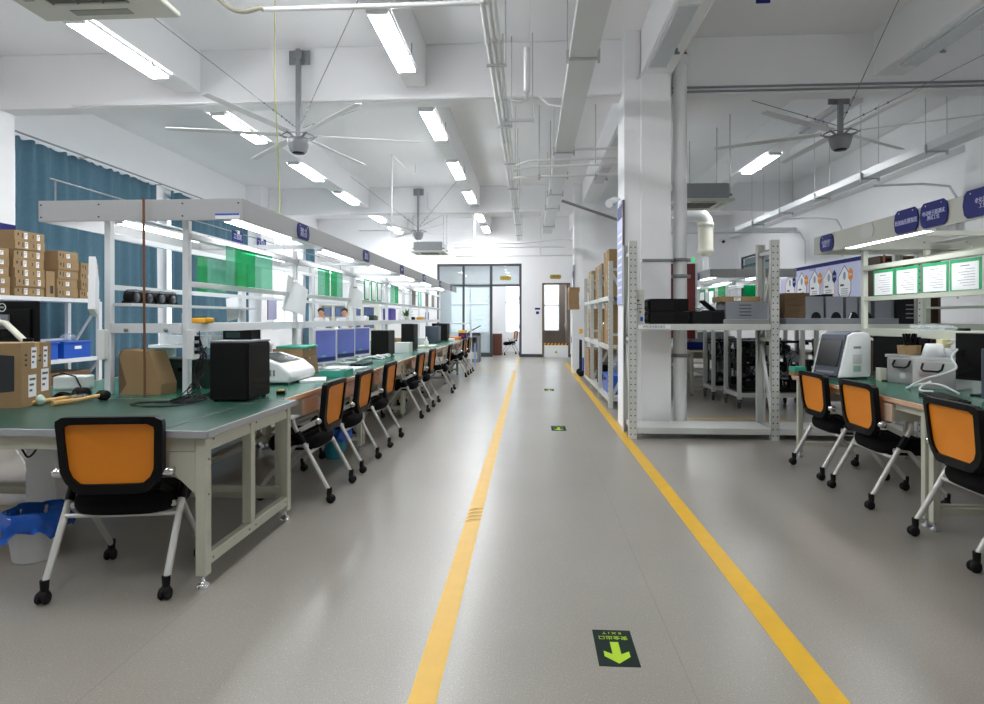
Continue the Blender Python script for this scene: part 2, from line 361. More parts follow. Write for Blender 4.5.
# ------------------------------------------------------------------ curtains
def curtain(y0, y1, z0, z1, x, label, n=None, amp=.055, narrow=0):
    mb = MB(); L_ = y1-y0; n = int(L_/.025); vs = []; ph = [random.uniform(0, 6.28) for _ in range(8)]; wob = lambda y: .5*math.sin(y*1.7+ph[0])+.35*math.sin(y*3.1+ph[1])+.2*math.sin(y*7+ph[2]); rows = [z0, z0+.6, (z0+z1)/2, z1-.35, z1]
    for z in rows:
        k = (z-z0)/(z1-z0)
        for i in range(n+1):
            u = i/n; y = y0+L_*u
            if narrow: y = (y0+y1)/2+(y-(y0+y1)/2)*(1-narrow*math.sin(PI*min(1, k*1.3)*.8))
            q = u*L_*2*PI/.26+1.6*wob(u*L_); a = amp*(1-.4*k)*(math.sin(q)*(.7+.4*math.sin(u*L_*2.3+ph[3]))+.4*math.sin(q*.47+k*1.3+ph[4])); vs.append((x+a, y, z+(.015*math.sin(u*L_*2*PI/.21) if k == 1 else 0)))
    m = n+1; R = len(rows)
    fs = [(r*m+i, r*m+i+1, (r+1)*m+i+1, (r+1)*m+i) for r in range(R-1) for i in range(n)]
    mb.add(vs, fs, 0, True)
    root = E('curtain', (0, 0, 0), 0, label, 'curtain', None)
    o = mb.build('curtain_cloth', CURT, root); so = o.modifiers.new('t', 'SOLIDIFY'); so.thickness = .006
    return root
curtain(8.08, 11.35, .25, 3.80, -7.05, 'long teal curtain across the first left window, behind the stacked cartons')
curtain(11.78, 15.15, .25, 3.80, -7.05, 'long teal curtain across the second left window, just past the white strip of wall')
tag(MB().tube((-7.03, 18.95, 3.57), (-7.03, 20.1, 3.57), .012).tube((-7.2, 19.05, 3.57), (-7.03, 19.05, 3.57), .01).tube((-7.2, 20.0, 3.57), (-7.03, 20.0, 3.57), .01).build('curtain_rail', GALV), 'short metal rail holding the narrow gathered curtain', 'curtain rail')
curtain(19.1, 19.95, .25, 3.55, -7.03, 'narrow teal curtain gathered beside the bright far window', amp=.075, narrow=.25)
rail = MB().tube((-7.03, 7.85, 3.86), (-7.03, 15.25, 3.86), .014)
for y in (8.0, 9.5, 11.5, 13.3, 15.1): rail.tube((-7.2, y, 3.86), (-7.03, y, 3.86), .01)
rail.ball((-7.03, 7.83, 3.86), .028)
tag(rail.build('curtain_rail', GALV), 'slim metal curtain rail above the teal curtains on the left wall', 'curtain rail')

# ------------------------------------------------------------------ floor tape and floor signs
def tape(x0, x1, y0, y1, label, z=.0014):
    n = max(1, int((y1-y0)/.5)); mb = MB()
    mb.box(x0, x1, y0, y1, .0002, z); return tag(mb.build('floor_tape', YELLOW), label, 'floor tape')
tape(-.413, -.316, -2.5, 15.35, 'long yellow tape line on the left side of the aisle floor')
tape(.977, 1.079, -2.5, 18.0, 'long yellow tape line on the right side of the aisle floor')
tape(-.40, -.32, 16.9, 20.3, 'short pale yellow tape continuing the left line towards the glass doorway')
tape(-1.9, -.40, 15.45, 15.55, 'nearer of two yellow tape strips crossing the floor left of the aisle')
tape(-1.9, -.40, 16.75, 16.85, 'farther of two yellow tape strips crossing the floor, by the printer cabinet')
tape(1.75, 3.3, 8.14, 8.22, 'yellow tape strip across the floor behind the empty bottom shelf of the steel rack', .0012)
wk = MB()      # wrinkled patch of the left tape line
for k in range(4):
    y = 3.92+k*.075; wk.add([(-.412, y, .0016), (-.317, y+.05, .0016), (-.317, y+.085, .0016), (-.38, y+.055, .006), (-.412, y+.035, .0016)], [(0, 1, 2, 3, 4)], 0)
tag(wk.build('tape_wrinkle', M('worn_tape', '#b98f1e', .5, var=.25, scale=50)), 'wrinkled worn patch on the left yellow tape line', 'tape patch')
def floor_sign(x0, x1, y0, y1, label, skew=0.0, lettered=True):
    cx, cy = (x0+x1)/2, (y0+y1)/2; w, h = x1-x0, y1-y0
    r = E('exit_floor_sign', (cx, cy, 0), 0, label, 'floor sign')
    B(-w/2, w/2, -h/2, h/2, .0002, .0016).build('sign_plate', SIGNG, r)
    a = MB(); s = w/.158; k = h/.275
    P = [(-.017, .04), (.017, .04), (.017, -.052), (.05, -.03), (.05, -.068), (0, -.118), (-.05, -.068), (-.05, -.03), (-.017, -.052)]
    a.prism([(u*s, v*k) for u, v in P], .0016, .0021, 'z'); a.build('arrow', LIME, r)
    text('安全出口', .032*s, LIME, r, (0, .075*k, .002), (0, 0, PI), sx=.95, depth=.0003)
    text('E X I T', .022*s, LIME, r, (0, .112*k, .002), (0, 0, PI), sx=1.25, depth=.0003)
floor_sign(.258, .413, 2.335, 2.605, 'dark green exit sign with a yellow-green arrow on the floor nearest the camera')
floor_sign(.25, .42, 7.18, 7.50, 'small dark exit floor sign in mid aisle beside the big steel shelf')
floor_sign(.26, .43, 11.1, 11.42, 'third and farthest exit sign on the aisle floor, a thin dark sliver')

# ------------------------------------------------------------------ ceiling lamps
def lamp_proto(lit, label, loc, group):
    r = E('ceiling_lamp', loc, 0, label, 'ceiling lamp', group)
    h = MB().box(-.105, .105, -.72, .72, -.022, 0); h.build('lamp_housing', WHITEM, r, bevel=.004)
    B(-.092, .092, -.67, .67, -.052, -.022).build('diffuser', LIT if lit else LAMPOFF, r, bevel=.006)
    for y in (-.71, .71): B(-.1, .1, min(y, y-.04*(1 if y > 0 else -1)), max(y, y-.04*(1 if y > 0 else -1)), -.05, -.022).build('end_cap', WHITEM, r)
    c = MB().box(.105, .13, .30, .33, -.05, .12).box(.10, .15, .30, .33, -.06, -.045); c.build('clip', GALV, r)
    return r
LY = [.7, 3.45, 6.3, 9.0, 11.75, 14.35, 17.2, 19.55]
first = None
for x, side in ((-4.30, 'left'), (-1.40, 'centre')):
    for i, y in enumerate(LY):
        where = ('lit ceiling lamp over the left benches, ' if side == 'left' else 'lit ceiling lamp on the beam left of the aisle, ')+('%s in view' % NTH[i-2] if i > 1 else '%s of two above the picture' % NTH[i])
        g = 'lit lamps in two ceiling rows'
        if first is None: first = lamp_proto(True, where, (x, y, 4.14), g)
        else: dup(first, (x, y, 4.14), 0, where, g)
dup(first, (4.19, 11.6, 4.14), 0, 'single lit lamp on the right ceiling beam beyond the right fan')
dup(first, (4.19, 17.2, 4.14), 0, 'lit lamp far back on the right ceiling beam, mostly hidden')
dup(first, (4.19, .7, 4.14), 0, 'lit lamp added on the right ceiling beam out of view over the camera')  # unseen, added for more light on the right half
dup(first, (4.19, 3.45, 4.14), 0, 'lit lamp added on the right ceiling beam just outside the upper picture edge')  # unseen lamp added to brighten the riser pipe and right ceiling
off = lamp_proto(False, 'unlit lamp on the ceiling beam above the white column', (1.42, 6.32, 4.14), 'unlit ceiling lamps')
dup(off, (4.19, 6.45, 4.14), 0, 'unlit lamp on the right ceiling beam at the upper right corner')
dup(off, (1.42, 9.6, 4.14), 0, 'unlit lamp on the centre ceiling beam just behind the white column')
dup(off, (1.42, 12.3, 4.14), 0, 'unlit lamp on the centre ceiling beam well behind the white column')
dup(off, (4.19, 9.0, 4.14), 0, 'unlit lamp on the right ceiling beam directly behind the right fan')

# ------------------------------------------------------------------ ceiling fans (blades at rest)
def fan(x, y, z, top, label, wires, phase):
    r = E('industrial_fan', (x, y, z), 0, label, 'ceiling fan', 'large ceiling fans')
    h = MB().lathe([(.0, -.09), (.085, -.09), (.10, -.075), (.125, .0), (.14, .07), (.12, .085), (.0, .085)], n=28); h.build('motor', HUBM, r)
    MB().lathe([(0, -.098), (.075, -.098), (.075, -.088), (0, -.088)], n=20).build('motor_cap', BLACKP, r)
    MB().box(-.028, .028, -.028, .028, .08, top-z).build('drop_rod', GALV, r, bevel=.004)
    MB().box(-.13, .13, .028, .05, top-z-.17, top-z-.0).box(-.05, .05, -.03, .03, top-z-.12, top-z-.02).build('mounting_plate', GALV, r)
    hoop = MB(); n = 24
    hoop.path([(.19*math.cos(2*PI*i/n), .19*math.sin(2*PI*i/n), .11) for i in range(n+1)], .008, 6)
    for i in range(6): a = i*PI/3+phase; hoop.bar((.1*math.cos(a), .1*math.sin(a), .085), (.22*math.cos(a), .22*math.sin(a), .115), .03, .008)
    hoop.build('blade_ring', GALV, r)
    for i in range(6):
        a = i*PI/3+phase; c, s = math.cos(a), math.sin(a); b = MB(); Rm = Matrix.Rotation(a, 4, 'Z')
        b.add([(.2, -.05, .112), (1.5, -.04, .112), (1.5, .04, .124), (.2, .05, .128), (.2, -.05, .12), (1.5, -.04, .12), (1.5, .04, .132), (.2, .05, .136)],
              [(0, 1, 2, 3), (7, 6, 5, 4), (0, 4, 5, 1), (1, 5, 6, 2), (2, 6, 7, 3), (3, 7, 4, 0)]); b.xf(Rm).build('blade', BLADE, r)
    for dx, dy, dz in wires:
        w = MB().path([(0, 0, .2), (dx, dy, dz)], .0045, 6); d = Vector((dx, dy, dz-.2))
        for k in (.10, .15, .2): p = Vector((0, 0, .2))+d*k; w.ball(p, .014, n=8, m=5)
        w.build('guy_wire', GALV, r)
wl_ = [(-1.4, -1.7, 1.25), (1.4, -1.7, 1.25), (1.35, 1.5, 1.25), (-1.35, 1.5, 1.25)]
fan(-2.84, 7.46, 3.42, 4.60, 'grey ceiling fan on a drop rod above the left benches, nearer one', wl_, .25)
fan(3.88, 8.02, 3.50, 4.16, 'grey ceiling fan on a drop rod over the right work area', [(-1.9, .3, .95), (-.5, -2.6, 1.1), (2.0, -1.6, 1.1), (.9, 1.6, 1.1)], .6)
fan(-2.84, 15.65, 3.40, 4.60, 'small-looking ceiling fan far back above the left benches', wl_, .1)

# ------------------------------------------------------------------ ceiling cassettes
def cassette(x, y, z, label, rz=0):
    r = E('air_conditioner', (x, y, z), rz, label, 'air conditioner', 'ceiling cassette air conditioners')
    o = [(-.48, -.48), (.48, -.48), (.48, .48), (-.48, .48)]; i = [(-.26, -.26), (.26, -.26), (.26, .26), (-.26, .26)]
    p = MB(); p.ring([(a, b) for a, b in o], [(a, b) for a, b in i], 0, .04, 'z'); p.build('fascia', ACW, r, bevel=.012)
    g = MB().box(-.26, .26, -.26, .26, .012, .03)
    for k in range(24): g.box(-.26, .26, -.255+k*.0215, -.247+k*.0215, .002, .012)
    for xx in (-.26, -.09, .08, .25): g.box(xx, xx+.01, -.26, .26, 0, .014)
    g.build('intake_grille', ACG, r)
    for sx, sy in ((0, 1), (0, -1), (1, 0), (-1, 0)):
        v = MB().box(-.2, .2, .33, .40, -.004, .002); v.xf(Matrix.Rotation(math.atan2(-sx, sy) if sx or sy else 0, 4, 'Z')); v.build('louvre', M('louvre_grey', '#8f8f86', .5), r)
    MB().box(-.41, .41, -.41, .41, .04, .30).build('body', GALV, r, bevel=.02)
    for sx in (-1, 1):
        for sy in (-1, 1):
            MB().tube((sx*.43, sy*.36, .1), (sx*.43, sy*.36, CZ-z), .006, 6).box(sx*.43-.03, sx*.43+.03, sy*.36-.02, sy*.36+.02, .09, .13).build('hanger_rod', GALV, r)
cassette(-2.86, 3.62, 3.35, 'off-white ceiling cassette air conditioner cut by the top left corner')
cassette(2.86, 10.8, 3.22, 'ceiling cassette air conditioner hung on rods right of the white column')
cassette(-2.85, 17.6, 3.14, 'ceiling cassette air conditioner far back above the left benches, near the glass partition')

# ------------------------------------------------------------------ trays, pipes and conduits under the ceiling
HANGER = M('pale_zinc', '#b9bbbd', .4, metal=.2, var=.04)
def tray(x0, x1, y0, y1, z, label, hang, name='cable_tray', th=.10):
    r = E(name, ((x0+x1)/2, y0, z), 0, label, 'cable tray'); w = (x1-x0)/2; L_ = y1-y0
    MB().box(-w, w, 0, L_, 0, th).build('trunking', WHITEM, r)
    for yy in hang:
        h = MB().box(-w-.03, w+.03, yy-y0-.015, yy-y0+.015, -.02, 0)
        for s in (-1, 1): h.tube((s*(w+.02), yy-y0, -.03), (s*(w+.02), yy-y0, CZ-z), .0045, 6).box(s*(w+.02)-.012, s*(w+.02)+.012, yy-y0-.012, yy-y0+.012, -.05, .08)
        h.build('hanger', HANGER, r)
tray(.38, .64, -2, 18.4, 3.8, 'wide white cable tray hung along the ceiling above the aisle', [1.4, 3.1, 4.6, 6.0, 9.4, 11.0, 12.6, 14.2, 17.0])
tray(5.22, 5.45, 1, 16.2, 3.5, 'slim white cable tray hung on rods along the right side of the hall', [2.0, 3.6, 5.2, 6.9, 8.5, 10.1, 11.7, 13.3, 14.9], th=.11)
tray(3.3, 6.78, 16.25, 16.40, 3.5, 'short white tray crossing to the right tray near the back wall', [16.32], th=.11)
pb = E('pipe_run', (-.30, 0, 3.62), 0, 'bundle of white pipes running along the ceiling left of the wide tray', 'pipes')
for k, (dx, dz, r_) in enumerate(((-.05, 0, .022), (.0, .015, .016), (.045, 0, .014))):
    p = MB().tube((dx, 4.5, dz), (dx, 18.5, dz), r_, 10)
    for y in (5.2, 6.6, 8.2, 10.4, 12.6, 15): p.tube((dx, y-.03, dz), (dx, y+.03, dz), r_+.006, 10)
    p.build('pipe', PIPE, pb)
for y in (5.6, 7.4, 9.2, 11.0, 13.0, 15.2, 17.2):
    MB().box(-.09, .09, y-.015, y+.015, -.045, -.025).tube((.08, y, -.03), (.08, y, CZ-3.62), .006, 6).build('hanger', HANGER, pb)
def pipes(name, pts_list, r, mat, label, cat):
    root = E(name, pts_list[0][0], 0, label, cat); o = Vector(pts_list[0][0])
    for pts in pts_list: MB().path([Vector(p)-o for p in pts], r, 8).build('pipe', mat, root)
    return root
pipes('cross_pipe', [[(-2.0, 4.55, 3.62), (-.3, 4.55, 3.62)]], .02, PIPE, 'white conduit crossing from the top left to the pipe bundle', 'pipes')
hose = [(-2.42+.045*k, 4.52, 3.80-.02*k-.10*math.sin(PI*k/9)) for k in range(10)]
tag(MB().path(hose+[(-2.0, 4.55, 3.62)], .018, 8).build('flexible_conduit', M('tan_conduit', '#a7a493', .5)), 'drooping ribbed flexible conduit at the top left', 'conduit')
pipes('wall_conduit', [[(-5.8, 7.53, 3.99), (-.1, 7.53, 3.99), (.1, 7.5, 3.97), (.22, 7.48, 3.86), (.38, 7.48, 3.84)], [(.7, 7.53, 3.985), (1.08, 7.53, 3.985), (1.2, 7.4, 4.05), (1.3, 7.28, 4.14), (1.32, 7.27, 4.5)]], .014, PIPE, 'white conduit fixed along the near face of the main ceiling beam', 'conduit')
pipes('twin_conduit', [[(1.7, 7.53, 4.0), (6.7, 7.53, 4.0)], [(1.7, 7.53, 4.05), (6.7, 7.53, 4.05)]], .014, GALV, 'pair of grey conduits along the main beam right of the column', 'conduit')
pipes('far_conduit', [[(-4.6, 15.695, 3.99), (.3, 15.695, 3.99)], [(-2.6, 15.695, 4.5), (-2.6, 15.695, 4.1), (-2.4, 15.695, 3.99)]], .02, PIPE, 'white conduit along the second main ceiling beam', 'conduit')
pipes('cross_pipes', [[(-.25, 9.5, 3.62), (0, 9.5, 3.7), (1.8, 9.5, 3.74)], [(-.25, 9.55, 3.56), (0, 9.55, 3.62), (1.8, 9.55, 3.66)], [(-.25, 9.6, 3.47), (1.8, 9.6, 3.52)], [(.65, 9.4, 3.84), (1.8, 9.4, 3.86)]], .02, PIPE, 'group of white pipes crossing the aisle to the column', 'pipes')
sp = MB().box(-.35, .05, 7.3, 7.34, 3.62, 3.65).tube((.03, 7.32, 3.6), (.03, 7.32, CZ), .006, 6).tube((-.32, 7.32, 3.6), (-.32, 7.32, CZ), .006, 6)
tag(sp.build('strut_bracket', HANGER), 'metal strut bracket under the pipe bundle by the main beam', 'bracket')
for x, y in ((.14, 9.5), (.35, 10.6), (1.0, 9.55)):
    tag(MB().tube((x, y, 3.45), (x, y, CZ), .007, 6).box(x-.02, x+.02, y-.15, y+.15, 3.44, 3.455).build('pipe_hanger', HANGER), 'thin threaded hanger rod carrying the cross pipes over the aisle', 'hanger rod', 'hanger rods over the aisle')
eb = MB().tube((.0, 6.1, 3.9), (.0, 6.1, 4.66), .005, 6).tube((-.03, 6.1, 3.52), (-.03, 6.1, 3.95), .03, 12).path([(-.03, 6.1, 3.52), (-.03, 6.1, 3.44), (-.09, 6.1, 3.42), (-.2, 6.1, 3.44)], .012)
tag(eb.build('vertical_sensor_tube', PIPE), 'short vertical white tube hung beside the pipe bundle', 'tube')
pipes('far_pipes', [[(-2.2, 17.8, 3.45), (-.2, 17.8, 3.45), (.9, 17.8, 3.55), (1.4, 17.6, 3.5)], [(-2.2, 18.4, 3.15), (1.3, 18.4, 3.15)], [(-2.2, 18.0, 3.36), (1.0, 18.0, 3.36)], [(-1.6, 17.8, 3.45), (-1.6, 17.8, 4.655)], [(.3, 18.4, 3.15), (.3, 18.4, 4.655)]], .025, PIPE, 'white pipes crossing in front of the back wall above the glass partition', 'pipes')
pipes('slanted_pipe', [[(.66, 13.0, 3.75), (1.9, 13.2, 3.35)]], .03, GALV, 'slanting grey pipe behind the column above the cartons', 'pipes')
rp = E('riser_pipe', (1.765, 7.43, 0), 0, 'tall white riser pipe standing beside the column', 'pipe')
MB().lathe([(.078, 0), (.078, 4.34)], n=24).build('pipe', PIPE, rp)
MB().lathe([(.085, 4.27), (.10, 4.29), (.10, 4.36), (.085, 4.38)], n=24).build('pipe_collar', PIPE, rp)
MB().lathe([(.075, 4.38), (.08, 4.39), (.08, 4.41), (.06, 4.43), (.07, 4.45), (.07, 4.47), (.05, 4.49)], n=24).build('pipe_ring', BROWNROD, rp); MB().lathe([(.05, 4.40), (.05, 4.655)], n=16).build('pipe_top', PIPE, rp)
for z in (.86, 1.79, 1.98):
    c = MB().lathe([(.079, z-.02), (.088, z-.02), (.088, z+.02), (.079, z+.02)], n=24).box(-.13, -.085, -.015, .015, z-.015, z+.015).box(.085, .12, -.015, .015, z-.02, z+.02); c.build('pipe_clamp', GALV, rp)
tag(MB().box(1.30, 1.68, 7.28, 7.3, 1.955, 1.985).box(1.66, 1.68, 7.28, 7.44, 1.955, 1.985).build('clamp_bar', GALV), 'flat metal bar across the column holding the riser pipe', 'bar')
tag(MB().box(1.56, 1.70, 7.845, 7.855, 1.45, 1.55).box(1.66, 1.70, 7.845, 8.01, 1.45, 1.55).build('wall_bracket', GALV), 'steel bracket fixing the dark red cabinet to the column', 'bracket')
rc = E('fire_hose_cabinet', (1.90, 8.1, 1.04), 0, 'dark red fire hose cabinet behind the riser pipe beside the column', 'cabinet')
MB().box(-.27, .19, -.1, .1, 0, .95).build('body', REDC, rc); MB().box(.19, .215, -.11, .1, 0, .95).build('frame', WHITEM, rc)
MB().box(-.24, .17, -.115, -.1, .03, .92).build('door', REDC, rc)
gl = MB().box(2.07, 2.10, 8.06, 8.1, 2.03, 2.07).tube((2.085, 8.08, 1.98), (2.085, 8.08, 2.04), .006); tag(gl.build('exit_lamp', emission('green_glow', '#39d97a', .5)), 'tiny green lamp above the red cabinet', 'lamp')
# big elbow duct over the far right benches
du = E('exhaust_duct', (3.33, 12.0, 2.27), 0, 'white exhaust duct with an elbow hanging over the far right bench', 'duct')
el = [(-.38, 0, 1.0), (-.2, 0, 1.0)]+[(-.2+.2*math.sin(a), 0, 1.0-.2*(1-math.cos(a))) for a in (PI/8, PI/4, 3*PI/8, PI/2)]+[(0, 0, .72)]
MB().path(el, .14, 20).build('elbow', PIPE, du)
MB().lathe([(.145, .75), (.15, .75), (.15, .83), (.145, .83)], n=24).lathe([(.12, .79), (.135, .75), (.135, .34), (.15, .32), (.15, .28), (.06, .2), (.055, .2)], n=24).build('silencer', IVORY, du)
MB().lathe([(.055, .24), (.055, -.2)], n=16).build('drop_pipe', PIPE, du)
for z in (1.35,): MB().tube((-.3, 0, 1.1), (-.3, 0, CZ-2.27), .006, 6).build('hanger_rod', GALV, du)
# conduits on the right wall
for y, z in ((10.2, 3.3), (13.8, 3.35), (15.6, 3.3)):
    tag(MB().path([(5.46, y, z+.1), (6.2, y, z+.12), (6.6, y, z+.08), (6.70, y, z-.1), (6.72, y, z-.3), (6.72, y, 1.6 if y < 13 else 2.62)], .02, 8).build('wall_conduit', PIPE), 'white conduit bending down the right wall, %s' % {10.2: 'nearest of three, above the blue sign plates', 13.8: 'middle of three, above the hexagon poster', 15.6: 'farthest of three, by the tall shelf upright'}[y], 'conduit')
dc = E('dome_camera', (6.25, 20.55, 3.78), 0, 'white dome camera on the back wall near the right corner', 'camera')
MB().lathe([(.11, 0), (.11, .05), (.0, .05)], c=(0, 0, .03), n=20).ball((0, 0, .02), .085).box(-.03, .03, 0, .15, .03, .08).build('housing', WHITEP, dc); MB().ball((0, -.045, .0), .055).build('lens', BLACKP, dc)
bc = E('security_camera', (1.04, 7.6, 2.72), 0, 'white bullet camera on the aisle side of the column above the blue poster', 'camera')
MB().tube((-.02, -.02, 0), (-.1, -.16, -.06), .05, 14).bar((.06, .05, .03), (-.03, 0, .02), .03, .03).build('housing', WHITEP, bc)
# vertical wires
tag(MB().path([(-2.0, 4.78, 4.66), (-2.01, 4.77, 3.2), (-1.985, 4.78, 2.6), (-1.97, 4.79, 2.13), (-1.99, 4.6, 2.12)], .0055, 6).build('hanging_cable', YG), 'thin yellow-green cable hanging from the ceiling to the left canopy corner', 'cable')
tag(MB().tube((-2.45, 10.9, 1.95), (-2.45, 10.9, 4.2), .012, 8).path([(-2.45, 10.9, 4.2), (-2.48, 12.6, 4.3), (-2.5, 13.4, 4.45), (-2.5, 13.4, 4.66)], .012, 8).build('power_drop', PIPE), 'thin white power drop pole between the ceiling and the left canopy', 'pole')
# ------------------------------------------------------------------ chairs
def chair_proto(label, group):
    r = E('training_chair', (0, 0, 0), 0, label, 'chair', group)
    s = MB(); n = 28; vs = []; prof = [(.80, .352), (.94, .365), (1.0, .395), (1.0, .425), (.95, .45), (.80, .462)]
    def se(u, k):
        c, q = math.cos(u), math.sin(u); e = .55
        return (.243*k*math.copysign(abs(c)**e, c), .03+.20*k*math.copysign(abs(q)**e, q))
    for k, z in prof:
        for i in range(n):
            x, y = se(2*PI*i/n, k); vs.append((x, y, z-(.018 if y > .17 else 0)))
    m = len(prof)
    s.add(vs, [(a*n+i, a*n+(i+1) % n, (a+1)*n+(i+1) % n, (a+1)*n+i) for a in range(m-1) for i in range(n)], 0, True)
    s.add(vs[:n], [tuple(range(n))[::-1]]); s.add(vs[-n:], [tuple(range(n))]); s.build('seat', BLACKF, r)
    def by(z): return -.180-(z-.475)*.11
    def chaikin(P, it=2, q_=.08):
        for _ in range(it):
            P = [q for i in range(len(P)) for q in (((1-q_)*P[i][0]+q_*P[(i+1) % len(P)][0], (1-q_)*P[i][1]+q_*P[(i+1) % len(P)][1]), (q_*P[i][0]+(1-q_)*P[(i+1) % len(P)][0], q_*P[i][1]+(1-q_)*P[(i+1) % len(P)][1]))]
        return P
    half_o = [(.240, .842), (.228, .575), (.205, .530), (.15, .476)]; half_i = [(.203, .808), (.192, .595), (.176, .556), (.14, .524)]
    sym = lambda h: [(x, z) for x, z in h]+[(-x, z) for x, z in h[::-1]]
    po, pi_ = chaikin(sym(half_o)), chaikin(sym(half_i))
    f = MB().ring(po, pi_, -.02, .018); f.v = [(x, y+by(z)-.02*(1-(x/.24)**2), z) for x, y, z in f.v]; f.build('backrest_frame', BLACKP, r)
    pn = MB(); c0 = len(pi_); rows = [pi_, [(x*.5, .69+(z-.69)*.5) for x, z in pi_]]
    for side in (-.004, .004):
        vs = [(x, side+by(z)-.02*(1-(x/.24)**2)+.012*(0 if q == 0 else 1), z) for q, P in enumerate(rows) for x, z in P]+[(0, side+by(.69)-.004, .69)]
        fs = [(i, (i+1) % c0, c0+(i+1) % c0, c0+i) for i in range(c0)]+[(c0+i, c0+(i+1) % c0, 2*c0) for i in range(c0)]
        pn.add(vs, fs, 0, True)
    pn.build('backrest_mesh', MESHO, r)
    for s_ in (-1, 1):
        L1 = MB().path([(s_*.266, -.262, .08), (s_*.262, -.05, .465), (s_*.262, -.012, .53), (s_*.262, .0, .585)], .0165, 10).build('leg', SILVER, r)
        MB().path([(s_*.2605, -.08, .415), (s_*.262, -.034, .495)], .0215, 10).build('sleeve', BLACKP, L1)
        L2 = MB().path([(s_*.232, .255, .08), (s_*.228, .0, .39), (s_*.232, -.10, .395)], .0150, 10).build('leg', SILVER, r)
        for L_, x, y in ((L1, .266, -.262), (L2, .232, .255)):
            c = MB().tube((s_*x, y, .045), (s_*x, y, .105), .016, 10, .020)
            for q in (-.016, .016): c.lathe([(.0, -.009), (.024, -.009), (.029, 0), (.024, .009), (0, .009)], c=(s_*x+q, y-.012, .029), n=16, axis='x')
            c.lathe([(.012, -.022), (.024, -.018), (.024, .018), (.012, .022)], c=(s_*x, y-.008, .036), n=12, axis='x')
            c.build('caster', RUBBER, L_)
        MB().bar((s_*.246, -.175, .572), (s_*.258, -.045, .505), .012, .034).build('arm_bar', SILVER, r, bevel=.004)
        k = MB().lathe([(.0, -.028), (.021, -.028), (.023, -.02), (.023, .022), (.0, .022)], c=(s_*.245, -.182, .573), n=18, axis='x'); k.build('pivot_knob', CHROME, r)
        MB().bar((s_*.19, -.165, .50), (s_*.21, -.05, .44), .02, .03).build('seat_bracket', BLACKP, r)
    MB().tube((-.255, -.12, .352), (.255, -.12, .352), .011, 8).tube((-.222, .02, .372), (.222, .02, .372), .011, 8).build('crossbar', SILVER, r)
    return r
ROWL = 'training chairs along the left bench row'; ROWR = 'training chairs along the right bench row'
ch0 = chair_proto('orange-backed chair with white legs pushed up to the near green table', 'training chairs')
ch0.location = (-1.985, 2.995, 0); ch0.rotation_euler.z = .15
for i, (y, dx, rz) in enumerate([(4.55, 0, 0), (5.39, .0, .0), (6.41, 0, .0), (8.21, .0, .0), (9.21, 0, 0), (10.87, .05, .05), (13.78, 0, 0), (14.72, .02, 0)]):
    lab = ('orange-backed chair right behind the near table end, first along the left bench row' if i == 0 else
           'farthest orange-backed chair along the left bench row' if i == 7 else 'orange-backed chair, %s from the near end of the left bench row' % NTH[i])
    dup(ch0, (-1.672+dx, y, 0), PI/2+rz, lab, ROWL)
for i, (y, dx, rz) in enumerate([(5.385, .028, 0), (4.627, .005, 0), (3.574, -.022, -.03), (2.62, .02, 0)]):
    if i == 3: dup(ch0, (2.57, 2.86, 0), -PI/2, 'chair at the right picture edge of which one rear caster and leg show', ROWR); continue
    lab = ['orange-backed chair by the white analyser, farthest in the right bench row', 'orange-backed chair, middle one of the right bench row', 'large orange-backed chair at the right edge, nearest in the right bench row'][i]
    dup(ch0, (2.572+dx, y, 0), -PI/2+rz, lab, ROWR)
dup(ch0, (-3.95, 4.75, 0), -PI/2-.2, 'chair on the far side of the left benches, seen under the near table', 'training chairs')
dup(ch0, (-.70, 21.9, 0), PI/2+.25, 'orange-backed chair in the office behind the glass doorway', 'training chairs')
dup(ch0, (2.28, 12.3, 0), PI/2+.4, 'dark chair in the shade beside the machine carts behind the steel shelf', 'training chairs')

# ------------------------------------------------------------------ near transverse table
T = .7635
nt = E('assembly_table', (-2.67, 3.41, 0), 0, 'long cream steel table with a dark green mat, nearest on the left', 'table')
x0, x1, y0, y1 = -1.18, 1.135, -.555, .55
B(x0, x1, y0, y1, T-.006, T).build('mat', GREENMD, nt)
tp = MB().box(.88, .915, y0+.002, y1-.002, T, T+.0012); tp.build('mat_seam_tape', M('dark_seam_tape', '#25382f', .5), nt)
B(x0, x1-.0, y0, y1, T-.03, T-.006).build('tabletop', IVORY, nt)
ed = MB().box(x0-.012, x1+.012, y0-.012, y0, T-.034, T+.001).box(x1, x1+.012, y0, y1+.012, T-.034, T+.001).box(x0, x1, y1, y1+.012, T-.034, T+.001).box(x0-.012, x0, y0, y1, T-.034, T+.001)
ed.build('edge_trim', ALU, nt, bevel=.003)
ap = MB().box(x0+.08, x1-.068, y0+.024, y0+.06, T-.105, T-.034).box(x0+.08, x1-.068, y1-.06, y1-.024, T-.105, T-.034).box(x1-.055, x1-.018, y0+.08, y1-.08, T-.105, T-.034).box(x0+.024, x0+.06, y0+.08, y1-.08, T-.105, T-.034)
ap.build('apron', CREAM, nt, bevel=.003)
for x, ys_ in ((x1-.04, (y0+.05, -.02, y1-.05)), (x0+.05, (y0+.05, y1-.05)), (-.35, (y1-.05,))):
    for y in ys_:
        mid = abs(y+.02) < .01
        lg = B(x-.026, x+.026, y-.028, y+.028, .155 if mid else .06, T-.04).build('leg', CREAM, nt, bevel=.005)
        if not mid: MB().lathe([(.034, 0), (.034, .012), (.022, .022), (.009, .03), (.009, .065)], c=(x, y, 0), n=18).build('levelling_foot', CHROME, lg)
